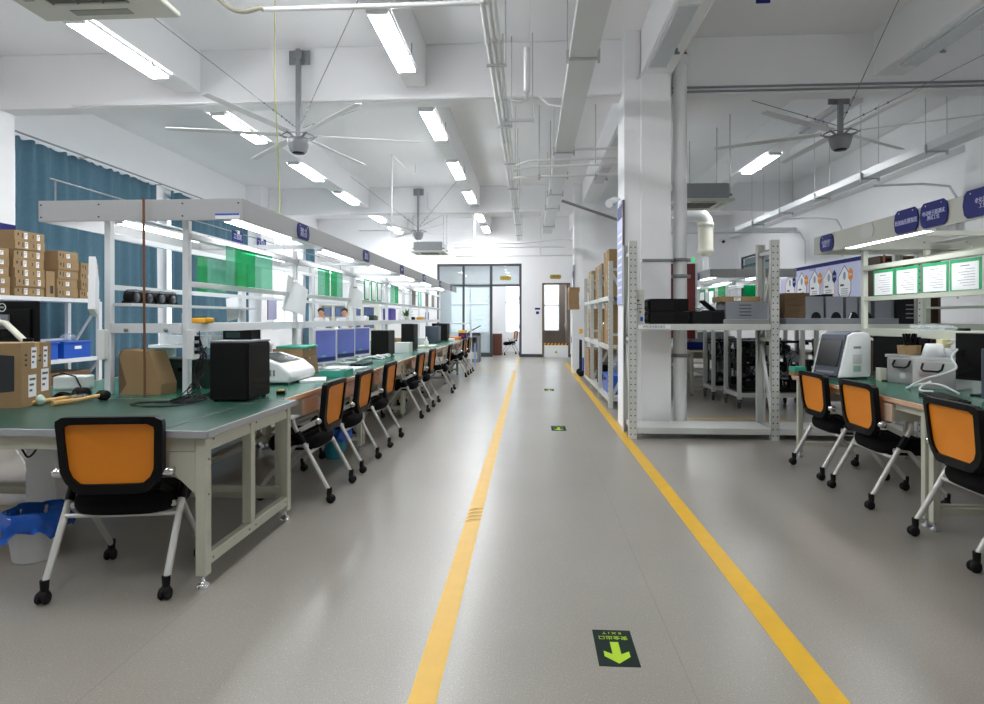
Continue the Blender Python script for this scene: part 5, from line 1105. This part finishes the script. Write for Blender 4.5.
# ------------------------------------------------------------------ dark bookcase and rods behind the right rack
bk = E('brown_bookcase', (4.62, 8.05, 0), 0, 'tall dark brown bookcase behind the right rack', 'bookcase'); MB().box(-.36, -.33, -.2, .2, 0, 2.06).box(.33, .36, -.2, .2, 0, 2.06).box(-.33, .33, .18, .2, 0, 2.06).box(-.33, .33, -.2, .18, 2.03, 2.06).box(-.33, .33, -.2, .18, 0, .1).build('carcass', M('dark_brown_wood', '#4e3d30', .6, var=.15), bk)
for z in (.6, 1.1, 1.6): B(-.33, .33, -.18, .18, z, z+.025).build('bookcase_shelf', M('dark_brown_wood', '#4e3d30'), bk)
tag(MB().tube((4.2, 7.6, 0), (4.18, 7.6, 2.05), .012, 10).build('copper_rod', M('copper_rod', '#9a5a34', .4, metal=.4)), 'thin copper-coloured rod standing before the dark brown bookcase', 'rod')

# ------------------------------------------------------------------ machine carts behind the steel shelf
def cart(x0, x1, y0, y1, label, seed, ztop=1.19):
    random.seed(seed); r = E('machine_cart', ((x0+x1)/2, (y0+y1)/2, 0), 0, label, 'cart', 'machine carts behind the steel shelf'); w, d = (x1-x0)/2, (y1-y0)/2
    for sx in (-1, 1):
        for sy in (-1, 1):
            B(sx*w-.025, sx*w+.025, sy*d-.025, sy*d+.025, .14, ztop).build('post', STEEL, r)
            c = MB().lathe([(0, -.014), (.045, -.014), (.05, 0), (.045, .014), (0, .014)], c=(sx*w, sy*d+.015, .05), n=16, axis='x').box(sx*w-.03, sx*w+.03, sy*d-.03, sy*d+.03, .12, .14).bar((sx*w-.022, sy*d, .12), (sx*w-.022, sy*d+.015, .05), .004, .03).bar((sx*w+.022, sy*d, .12), (sx*w+.022, sy*d+.015, .05), .004, .03)
            c.build('caster', [DGREY], r)
    f = MB()
    for z in (.20, ztop-.03):
        f.box(-w, w, -d-.02, -d+.02, z-.03, z+.03).box(-w, w, d-.02, d+.02, z-.03, z+.03).box(-w-.02, -w+.02, -d, d, z-.03, z+.03).box(w-.02, w+.02, -d, d, z-.03, z+.03)
    f.build('frame', STEEL, r); B(-w, w, -d, d, .22, .24).build('deck', DGREY, r)
    n = max(1, int((x1-x0)/.42))
    for k in range(n):
        mx = x0+.21+(x1-x0-.42)*(k/(n-1) if n > 1 else .5); mr = E('bare_machine', (mx, (y0+y1)/2, .242), 0, 'bare black machine with exposed wiring on the cart %s, %s' % (label.split('standing ')[1].replace('in the second row ', 'second row, ').replace(' directly', ''), ('leftmost', 'second', 'third', 'fourth')[k]), 'machine', 'bare machines on the carts')
        q = MB(); dd = min(d-.04, .3)
        q.box(-.18, .18, -dd, dd, 0, .05)
        for _ in range(34):
            a, b, c = random.uniform(-.15, .15), random.uniform(-dd*.9, dd*.8), random.uniform(.06, .72); s, t_, u = random.uniform(.02, .07), random.uniform(.03, .08), random.uniform(.02, .08); q.box(max(-.19, a-s), min(.19, a+s), b-t_, b+t_, max(.05, c-u), c+u, random.choice((0, 0, 0, 0, 1, 2)))
        for sx in (-.17, .17): q.box(sx-.012, sx+.012, -dd, -dd+.03, 0, .74, 1).box(sx-.012, sx+.012, dd-.03, dd, 0, .74, 1)
        q.box(-.18, .18, -dd, dd, .70, .73, 0); q.build('chassis', [BLACKM, DGREY, GREYP], mr)
        for _ in range(3): q = MB(); a, b, c = random.uniform(-.12, .12), -dd-.005, random.uniform(.15, .6); q.lathe([(0, -.03), (.045, -.03), (.05, .03), (0, .03)], c=(a, b, c), n=14, axis='y'); q.build('motor', random.choice((DGREY, BLACKP, GALV)), mr)
        for _ in range(6):
            p = [(random.uniform(-.16, .16), -dd-random.uniform(.0, .05), random.uniform(.05, .74)) for _ in range(4)]; MB().path(p, .007, 6).build('wire', random.choice((BLACKP, BLACKP, BLACKP, GREYP, BLACKP)), mr)
cart(2.98, 3.86, 9.05, 9.65, 'steel machine cart standing directly behind the big steel shelf', 11)
cart(4.05, 4.95, 9.05, 9.70, 'steel machine cart standing behind the grey speakers', 12)
cart(2.88, 3.72, 9.95, 10.42, 'steel machine cart standing in the second row behind the big shelf', 13)
random.seed(21)
tag(B(-.3, .42, -.2, .2, 0, .12).box(-.28, .40, -.18, .18, .12, .3, 1).build('blue_grey_machine', [NAVY, GREYP], loc=(3.0, 11.1, T), bevel=.01), 'blue-grey machine standing on the shaded bench behind the black printers', 'machine')
for k in range(6):
    r = E('document_holder', (3.385, 11.0+.62*k, 1.56), 0, 'green-framed sheet in the far right rack behind the black printers, %s from the camera' % NTH[k], 'document', 'document sheets in the far right rack'); B(0, .004, 0, .42, 0, .30).build('backing', FILMG, r); 
    if k in (1, 2, 4): B(-.003, -.001, .06, .36, .0, .24).build('paper', PAPER, r)
tag(B(-.15, .35, -.002, .002, 0, .25).build('green_film', FILMG, loc=(3.72, 10.62, 1.6)), 'bright green film across the end of the far right rack', 'film')
tag(MB().tube((3.95, 10.42, T+.001), (3.95, 10.47, 2.12), .012, 8).build('wooden_rod', BROWNROD), 'brown rod leaning on the far right canopy end', 'rod')

# ------------------------------------------------------------------ goods on the carton shelf along the aisle
def cs(x, y, z, w, d, h, what, mat=None, st=()): return carton((x, y, z), w, d, h, random.uniform(-.03, .03), 'brown carton on the aisle shelf, '+what, 'cartons on the aisle shelf', st, mat)
LV = [.151, .901, 1.621]
cs(1.45, 9.62, LV[2], .56, .62, .355, 'lower large one at the near top'); cs(1.45, 9.62, LV[2]+.356, .56, .62, .35, 'upper large one at the near top')
cs(1.48, 11.0, LV[2], .56, .9, .60, 'biggest one on the top board'); cs(1.24, 10.75, LV[2], .10, .32, .42, 'thin one leaning before the biggest one'); cs(1.42, 12.2, LV[2], .5, .55, .30, 'lower far one on the top board'); cs(1.42, 12.2, LV[2]+.301, .5, .55, .28, 'upper far one on the top board')
cs(1.45, 9.55, LV[1], .56, .55, .30, 'lower near one on the middle board'); cs(1.45, 9.55, LV[1]+.301, .56, .55, .30, 'upper near one on the middle board'); cs(1.34, 10.25, LV[1], .34, .34, .28, 'small one on the middle board'); cs(1.36, 10.62, LV[1], .36, .3, .27, 'second small one on the middle board'); cs(1.44, 12.4, LV[1], .52, .6, .30, 'lower far one on the middle board'); cs(1.44, 12.4, LV[1]+.301, .52, .6, .28, 'upper far one on the middle board')
cs(1.40, 12.3, LV[0], .56, .9, .29, 'lower far one on the bottom board'); cs(1.40, 12.3, LV[0]+.291, .56, .9, .26, 'upper far one on the bottom board')
tag(B(-.24, .24, -.35, .35, 0, .36).build('black_crate', BLACKP, loc=(1.44, 10.9, LV[0]), bevel=.01), 'black crate on the bottom board of the aisle shelf', 'crate')
bb = E('blue_crate', (1.44, 9.75, LV[0]), 0, 'large blue plastic crate on the bottom board of the aisle shelf', 'crate'); MB().box(-.26, .26, -.36, .36, 0, .25).box(-.275, .275, -.375, .375, .25, .28).build('crate_body', BLUEP, bb, bevel=.008); B(-.283, -.274, -.08, .08, .19, .225).build('handle', NAVY, bb)
def baggy(loc, rx, ry, rz_, label):
    m = MB().ball((0, 0, rz_*.92), rx, ry, rz_, 20, 12); m.v = [(x+.03*math.sin(22*y+9*z), y+.03*math.sin(19*x+13*z), max(0, z+.02*math.sin(25*x+17*y))) for x, y, z in m.v]; return tag(m.build('plastic_bag', CLEARP, loc=loc), label, 'bag')
baggy((1.44, 9.7, LV[0]+.282), .22, .28, .17, 'large clear plastic bag on the blue crate of the aisle shelf')
baggy((1.36, 11.25, LV[1]), .15, .18, .17, 'pale plastic bag on the middle board of the aisle shelf'); baggy((1.30, 10.35, LV[2]), .08, .1, .14, 'pale plastic bag on the top board of the aisle shelf')
tag(MB().tube((1.25, 9.3, 1.58), (1.65, 9.3, 1.58), .02).build('violet_roll', M('violet_roll', '#6f74b8', .5), loc=(0, 0, 0)), 'violet roll under the top board of the aisle shelf', 'roll')
# ------------------------------------------------------------------ posters on the columns, and the far right of the aisle
for y, z0, z1, lab in ((7.32, 1.46, 2.68, 'tall blue and white poster on the aisle side of the near column'), (15.52, 1.30, 2.62, 'tall blue and white poster on the aisle side of the far column')):
    r = E('column_poster', (1.094, y, z0), 0, lab, 'poster'); B(-.016, .006, 0, .44, 0, z1-z0).build('poster_board', M('poster_blue', '#a9b4e6', .4, var=.12, scale=2), r); B(-.018, .008, -.008, 0, 0, z1-z0).build('frame', BROWNF, r)
    q = MB()
    for k in range(9): q.box(-.0175, -.016, .06, .38, .1+k*.09, .13+k*.09)
    q.box(-.0175, -.016, .03, .41, 1.02, 1.18, 1); q.build('print', [PAPER, NAVY], r)
cab = E('white_cabinet', (1.25, 15.0, 0), 0, 'tall white cabinet before the far column with flat cartons on top', 'cabinet'); B(-.24, .3, -.3, .3, 0, 1.5).build('body', WHITEP, cab, bevel=.004)
for k in range(2): d = B(-.25, -.241, -.29+.30*k, -.01+.30*k, .05, 1.46).build('door', WHITEP, cab); B(-.262, -.25, -.04+.06*k, -.02+.06*k, .7, .85).build('door_handle', GREYP, d)
for k in range(5): carton((1.04, 14.95, 1.502+.105*k), .24, .45, .103, random.uniform(-.04, .04), 'flat brown carton piled on the tall white cabinet, %s' % ('lowest', 'second from the bottom', 'middle one', 'second from the top', 'topmost')[k], 'flat cartons on the white cabinet')
ht = E('hand_truck', (1.16, 14.1, 0), 0, 'black and yellow hand truck carrying a blue box near the white cabinet', 'hand truck'); MB().tube((-.02, -.2, .06), (-.02, -.2, .8), .016).tube((-.02, .2, .06), (-.02, .2, .8), .016).tube((-.02, -.2, .8), (-.02, .2, .8), .016).box(-.05, .3, -.22, .22, .05, .07).build('frame', BLACKP, ht)
MB().box(-.05, .02, -.06, .06, .95, 1.05).build('grip', YELLP, ht); MB().lathe([(0, -.02), (.07, -.02), (.07, .02), (0, .02)], c=(-.03, -.24, .07), n=14, axis='y').lathe([(0, -.02), (.07, -.02), (.07, .02), (0, .02)], c=(-.03, .24, .07), n=14, axis='y').build('wheels', RUBBER, ht)
tag(B(-.15, .15, -.2, .2, 0, .33).build('blue_box', BLUEP, loc=(1.32, 14.1, .071), bevel=.01), 'blue box standing on the hand truck', 'box')
# ------------------------------------------------------------------ along the back wall
pc_ = E('printer_cabinet', (-1.72, 18.4, 0), 0, 'grey open cabinet carrying a printer past the left bench row', 'cabinet')
MB().box(-.25, .235, -.33, .33, .74, .775).box(-.25, -.21, -.33, .33, .05, .74).box(.17, .235, -.33, .33, .05, .74).box(-.21, .17, .3, .33, .05, .74).box(-.21, .17, -.32, .3, .4, .42).box(-.25, .235, -.3, .33, 0, .1).build('carcass', GREYP, pc_); B(-.21, .17, -.30, -.28, .1, .30).build('inner_panel', IVORY, pc_)
pr_ = E('flatbed_printer', (-1.66, 18.4, .776), 0, 'flat printer with a raised dark lid on the grey cabinet', 'printer'); B(-.2, .2, -.22, .22, 0, .09).build('body', DGREY, pr_, bevel=.008); MB().bar((-.16, 0, .10), (.2, 0, .30), .018, .4, up=(0, 1, 0)).build('lid', BLACKP, pr_)
ef = MB().box(-2.35, -1.55, 16.52, 16.55, 1.13, 1.17).box(-1.60, -1.55, 16.50, 16.55, 0, 1.17).box(-2.35, -2.30, 16.50, 16.55, 0, 1.17); tag(ef.build('shelf_stand', WHITEM), 'white metal end frame at the far end of the left bench row', 'frame')
tag(B(-.012, .012, -.16, .16, 0, .6).build('blue_divider', M('pale_blue_panel', '#8fa6e0', .5), loc=(-1.50, 16.9, .0)), 'pale blue panel standing between the last chairs and the grey cabinet', 'panel')
gs1 = E('gold_sign', (.846, 20.696, 2.67), 0, 'small gold sign plate on the wall over the brown doorway', 'sign'); gs2 = E('gold_sign', (-.815, 20.75, 2.635), 0, 'small gold sign plate on the glass above the open doorway', 'sign')
for g in (gs1, gs2):
    P = [(-.14, -.07), (.14, -.07)]+[(.14+.05*math.sin(a), -.07*math.cos(a)) for a in (PI*.25, PI*.5, PI*.75)]+[(.14, .07), (-.14, .07)]+[(-.14-.05*math.sin(a), .07*math.cos(a)) for a in (PI*.25, PI*.5, PI*.75)]
    MB().prism(P, -.012, .0, 'y').build('plate', GOLD, g); text('办公室' if g is gs2 else '维修室', .07, INKD, g, (0, -.0125, 0), FACE_F)
nt_ = E('notice', (.249, 20.694, 1.40), 0, 'small blue and white notice on the wall left of the brown doorway', 'notice'); B(-.085, .085, 0, .006, 0, .24).build('sheet', PAPER, nt_); MB().box(-.085, .085, -.002, 0, .175, .24).box(-.05, .05, -.002, 0, .03, .12).build('blue_print', NAVY, nt_)
br_ = E('flood_barrier', (.862, 20.60, 0), 0, 'low white barrier board with a yellow and black striped top in the brown doorway', 'barrier'); B(-.39, .39, -.015, .015, .0, .40).build('board', WHITEP, br_)
q = MB().box(-.39, .39, -.017, .017, .40, .47)
for k in range(7): x = -.36+.115*k; q.prism([(x, .401), (x+.05, .401), (x+.085, .469), (x+.035, .469)], -.0185, .0185, 'y', 1)
q.build('striped_top', [YELLP, BLACKP], br_); MB().prism([(-.055, .14), (.055, .14), (0, .235)], -.017, -.015, 'y').build('warning_triangle', YELLP, br_); MB().prism([(-.008, .155), (.01, .185), (.0, .185), (.012, .212), (-.012, .18), (.0, .18)], -.0185, -.017, 'y').build('triangle_mark', BLACKP, br_)
tag(MB().box(-.25, .25, -.25, .25, 0, .75).build('brown_cabinet', M('red_brown_wood', '#6a3b2c', .5, var=.1), loc=(-1.23, 21.75, 0), bevel=.004), 'red-brown cabinet in the office behind the glass doorway', 'cabinet')
# horizontal blinds in the office behind the two glass bays
for k, (x0, x1) in enumerate(((-3.08, -2.28), (-2.2, -1.36))):
    r = E('venetian_blind', ((x0+x1)/2, 20.98, 0), 0, 'pale horizontal blind behind the glass partition, %s bay' % ('left', 'middle')[k], 'blind', 'blinds behind the glass partition'); w = (x1-x0)/2; q = MB()
    for i in range(52): z = .12+i*.043; q.add([(-w, -.008, z), (w, -.008, z), (w, .014, z+.036), (-w, .014, z+.036)], [(0, 1, 2, 3)])
    q.build('slats', FROST, r); B(-w, w, -.02, .02, 2.34, 2.40).build('head_rail', WHITEP, r)
tag(MB().ball((0, 0, 0), .09).lathe([(.1, .05), (.1, .09), (0, .09)], n=18).tube((0, 0, .05), (0, .25, .05), .02).build('dome_camera', BLACKP, loc=(-6.6, 20.42, 3.45)), 'black dome camera on the back wall at the far left', 'camera')
# glass-door cabinets with blue binders at the back left
for k in range(2):
    r = E('filing_cabinet', (-6.35+.95*k, 19.9, 0), 0, 'grey cabinet with glass doors full of blue binders behind the two people, %s one' % ('left', 'right')[k], 'cabinet', 'filing cabinets at the back left')
    MB().box(-.46, .46, -.2, .2, 0, .9).box(-.46, -.43, -.2, .2, .9, 1.78).box(.43, .46, -.2, .2, .9, 1.78).box(-.43, .43, .17, .2, .9, 1.78).box(-.46, .46, -.2, .2, 1.76, 1.8).box(-.43, .43, -.18, .17, 1.32, 1.34).build('carcass', IVORY, r)
    for s in (-1, 1):
        d = MB().ring([(s*.005, .92), (s*.43, .92), (s*.43, 1.75), (s*.005, 1.75)], [(s*.045, .97), (s*.39, .97), (s*.39, 1.70), (s*.045, 1.70)], -.215, -.2, 'y').build('door', IVORY, r); B(min(s*.05, s*.39), max(s*.05, s*.39), -.209, -.206, .97, 1.70).build('pane', GLASS, d)
    for lv, z in enumerate((.905, 1.345)):
        for i in range(9):
            o = B(-.035, .035, -.13, .13, 0, .30).build('blue_binder', BLUEFILE, loc=(-6.35+.95*k-.36+.09*i, 19.9, z)); tag(o, 'blue binder standing in a glass-door cabinet behind the two people', 'binder', 'blue binders in the glass cabinets')
LITO = emission('lit_office_tube', '#fbfdff', 16)
for x, y, z, w_, lab in ((-.85, 22.4, 3.3, .35, 'ceiling lamp in the office seen through the upper right glass pane'), (-2.3, 22.4, 3.3, .6, 'added ceiling lamp brightening the office behind the left glass panes'), (.95, 21.7, 3.3, .3, 'added ceiling lamp brightening the corridor behind the brown doorway')):  # left office lamp and corridor lamp are added to brighten those rooms
    r = E('ceiling_lamp', (x, y, z), 0, lab, 'ceiling lamp'); B(-w_, w_, -.15, .15, -.03, 0).build('lamp_housing', WHITEM, r); B(-w_+.02, w_-.02, -.13, .13, -.05, -.03).build('diffuser', LITO, r)
struct('corridor_ceiling', B(.24, 2.6, 20.9, 22.62, 3.301, 3.38), CEIL)
# ------------------------------------------------------------------ poster on the right wall
po = E('wall_poster', (6.765, 13.08, 1.25), 0, 'long pale blue wall poster with coloured hexagons on the right wall', 'poster'); L_ = 4.1; HP = 1.32
B(-.012, .01, 0, L_, 0, HP).build('poster_board', M('poster_sky', '#c9cdea', .4, var=.06, scale=1.5), po); B(-.014, -.011, 0, L_, HP-.085, HP).build('blue_band', NAVY, po); B(-.02, .01, -.05, 0, 0, HP+.01).build('edge_frame', BROWNF, po)
text('售后服务流程', .06, M('poster_text', '#7d84b4', .6), po, (-.0128, 2.2, 1.20), FACE_L)
OC = M('poster_orange', '#e08a2b', .5)
for k in range(5):
    y = .70+.70*k; col = (NAVY, OC, NAVY, NAVY, OC)[k]; col2 = OC if col is NAVY else NAVY
    def hexp(cy, cz, w, h, s=.28): return [(cy, cz+h/2), (cy-w/2, cz+h/2-w*s*1.6), (cy-w/2, cz-h/2+w*s), (cy-w*.25, cz-h/2), (cy+w*.25, cz-h/2), (cy+w/2, cz-h/2+w*s), (cy+w/2, cz+h/2-w*s*1.6)]
    q = MB().ring(hexp(y, .82, .56, .74), hexp(y, .82, .52, .695), -.0135, -.012, 'x'); q.build('hexagon_frame', col, po)
    MB().prism(hexp(y, .82, .515, .69), -.0127, -.0119, 'x').build('hexagon_panel', PAPER, po)
    hx = [(y-.26+.105*math.sin(PI*i/3), .97+.15*math.cos(PI*i/3)) for i in range(6)]
    MB().prism(hx, -.0150, -.0136, 'x').build('hexagon_badge', col2, po); text(['售前', '咨询', '接单', '检测', '维修', '回访'][k], .06, PAPER, po, (-.0152, y-.26, .97), FACE_L)
    q = MB().box(-.0134, -.0127, y+.02, y+.18, .74, .78, 1)
    for i in range(4): q.box(-.0134, -.0127, y-.14, y+.14, .67-.045*i, .683-.045*i)
    q.build('print_lines', [INK, INKD], po); MB().ball((-.0128, y+.0, .96), .002, .06, .09, 14, 8).build('picture', M('poster_picture', '#8d9bc0', .5, var=.4, scale=25), po)
# ------------------------------------------------------------------ two people far back at the left
def skin(name, joints, edges, root, mat, parent, sub=2):
    me = bpy.data.meshes.new(name); me.from_pydata([j[:3] for j in joints], edges, []); o = bpy.data.objects.new(name, me); COL.objects.link(o); o.parent = parent; me.materials.append(mat)
    sk = o.modifiers.new('skin', 'SKIN'); me.skin_vertices.new() if not me.skin_vertices else None
    for i, j in enumerate(joints): me.skin_vertices[0].data[i].radius = (j[3], j[4] if len(j) > 4 else j[3]); me.skin_vertices[0].data[i].use_root = (i == root)
    sk.use_smooth_shade = True; ss = o.modifiers.new('sub', 'SUBSURF'); ss.levels = sub; ss.render_levels = sub; return o
def person(loc, rz, label, hand_up):
    """standing, faces local -y, 1.58 m tall"""
    r = E('person', loc, rz, label, 'person')
    he = (.13, -.12, 1.16) if hand_up else (.22, -.06, 1.02); hh = (.05, -.20, 1.36) if hand_up else (.14, -.27, 1.02)
    J = [(0, 0, .86, .12, .09), (0, 0, 1.06, .105, .08), (0, 0, 1.24, .125, .085), (0, .0, 1.33, .05), (0, -.01, 1.40, .05), (0, -.025, 1.48, .075, .085), (0, -.02, 1.54, .06, .07),
         (.17, 0, 1.28, .05), (he[0]+.07, he[1]+.06, he[2]-.06, .04), (hh[0], hh[1], hh[2], .028), (hh[0]-.01, hh[1]-.01, hh[2]+.07, .03, .018),
         (-.17, 0, 1.28, .05), (-.23, -.03, 1.02, .04), (-.16, -.25, .98, .028), (-.15, -.32, .98, .03, .018),
         (.09, 0, .80, .085), (.10, -.01, .45, .055), (.10, .01, .08, .038), (.10, -.10, .03, .035), (-.09, 0, .80, .085), (-.10, -.01, .45, .055), (-.10, .01, .08, .038), (-.10, -.10, .03, .035)]
    Ed = [(0, 1), (1, 2), (2, 3), (3, 4), (4, 5), (5, 6), (2, 7), (7, 8), (8, 9), (9, 10), (2, 11), (11, 12), (12, 13), (13, 14), (0, 15), (15, 16), (16, 17), (17, 18), (0, 19), (19, 20), (20, 21), (21, 22)]
    for b, sgn in ((10, 1), (14, -1)):
        base = J[b]; up = b == 10 and hand_up
        for f in range(4):
            i = len(J); o_ = (-.024+.016*f); l1 = .032+.006*(1.5-abs(f-1.5))
            if up: J += [(base[0]+o_, base[1], base[2]+l1, .0085), (base[0]+o_, base[1]-.02, base[2]+l1*1.7, .007)]
            else: J += [(base[0]+o_, base[1]-l1, base[2], .0085), (base[0]+o_, base[1]-l1*1.6, base[2]-.015, .007)]
            Ed += [(b, i), (i, i+1)]
        i = len(J); J += [(base[0]-sgn*.04, base[1]-.01, base[2]-.01, .009), (base[0]-sgn*.05, base[1]-.03, base[2]+.01, .008)]; Ed += [(b, i), (i, i+1)]
    skin('body', J, Ed, 0, SKIN, r)
    Jc = [(0, 0, .60, .17, .13), (0, 0, .86, .15, .115), (0, 0, 1.06, .13, .105), (0, 0, 1.25, .145, .105), (0, 0, 1.33, .07), (.18, 0, 1.28, .066), (he[0]+.07, he[1]+.06, he[2]-.06, .056), (hh[0]+.01, hh[1]+.02, hh[2]-.04, .042), (-.18, 0, 1.28, .066), (-.23, -.03, 1.02, .056), (-.165, -.23, .98, .042)]
    skin('coat', Jc, [(0, 1), (1, 2), (2, 3), (3, 4), (3, 5), (5, 6), (6, 7), (3, 8), (8, 9), (9, 10)], 1, COAT, r)
    Jt = [(0, 0, .84, .13, .10), (.09, 0, .76, .095), (.10, -.01, .45, .07), (.10, .01, .08, .055), (-.09, 0, .76, .095), (-.10, -.01, .45, .07), (-.10, .01, .08, .055)]
    skin('trousers', Jt, [(0, 1), (1, 2), (2, 3), (0, 4), (4, 5), (5, 6)], 0, TROU, r)
    r.scale = (1, 1, .985); h = MB().ball((0, .005, 1.525), .088, .098, .085, 18, 10); h.v = [(x, max(y, -.055) if z < 1.56 else y, z if z > 1.50 or y > .0 else 1.50) for x, y, z in h.v]; h.ball((0, .075, 1.43), .055, .035, .08).build('hair', HAIR, r)
    q = MB()
    for s in (-1, 1): q.ball((s*.028, -.098, 1.478), .009, .005, .006, 8, 6)
    q.build('eyes', HAIR, r); MB().ball((0, -.108, 1.455), .010, .014, .016, 10, 7).build('nose', SKIN, r); MB().ball((0, -.098, 1.428), .02, .006, .005, 10, 6).build('mouth', M('lips', '#a05a50', .5), r)
    q = MB()
    for s in (-1, 1): q.ball((s*.078, -.015, 1.47), .010, .018, .026, 10, 7)
    q.build('ears', SKIN, r)
person((-5.80, 16.9, 0), .45, 'person in a white coat with one hand raised to the face', True)
person((-5.13, 16.9, 0), .3, 'person in a white coat with both hands lowered', False)

hs = E('hanging_sign', (2.20, 6.05, 4.30), 0, 'blue sign hanging from the ceiling, its tip just showing at the top edge', 'sign'); B(-.05, .08, -.01, .01, 0, .2).build('plate', NAVY, hs); MB().tube((-.03, 0, .2), (-.03, 0, .36), .004, 6).tube((.06, 0, .2), (.06, 0, .36), .004, 6).build('wire', GALV, hs)
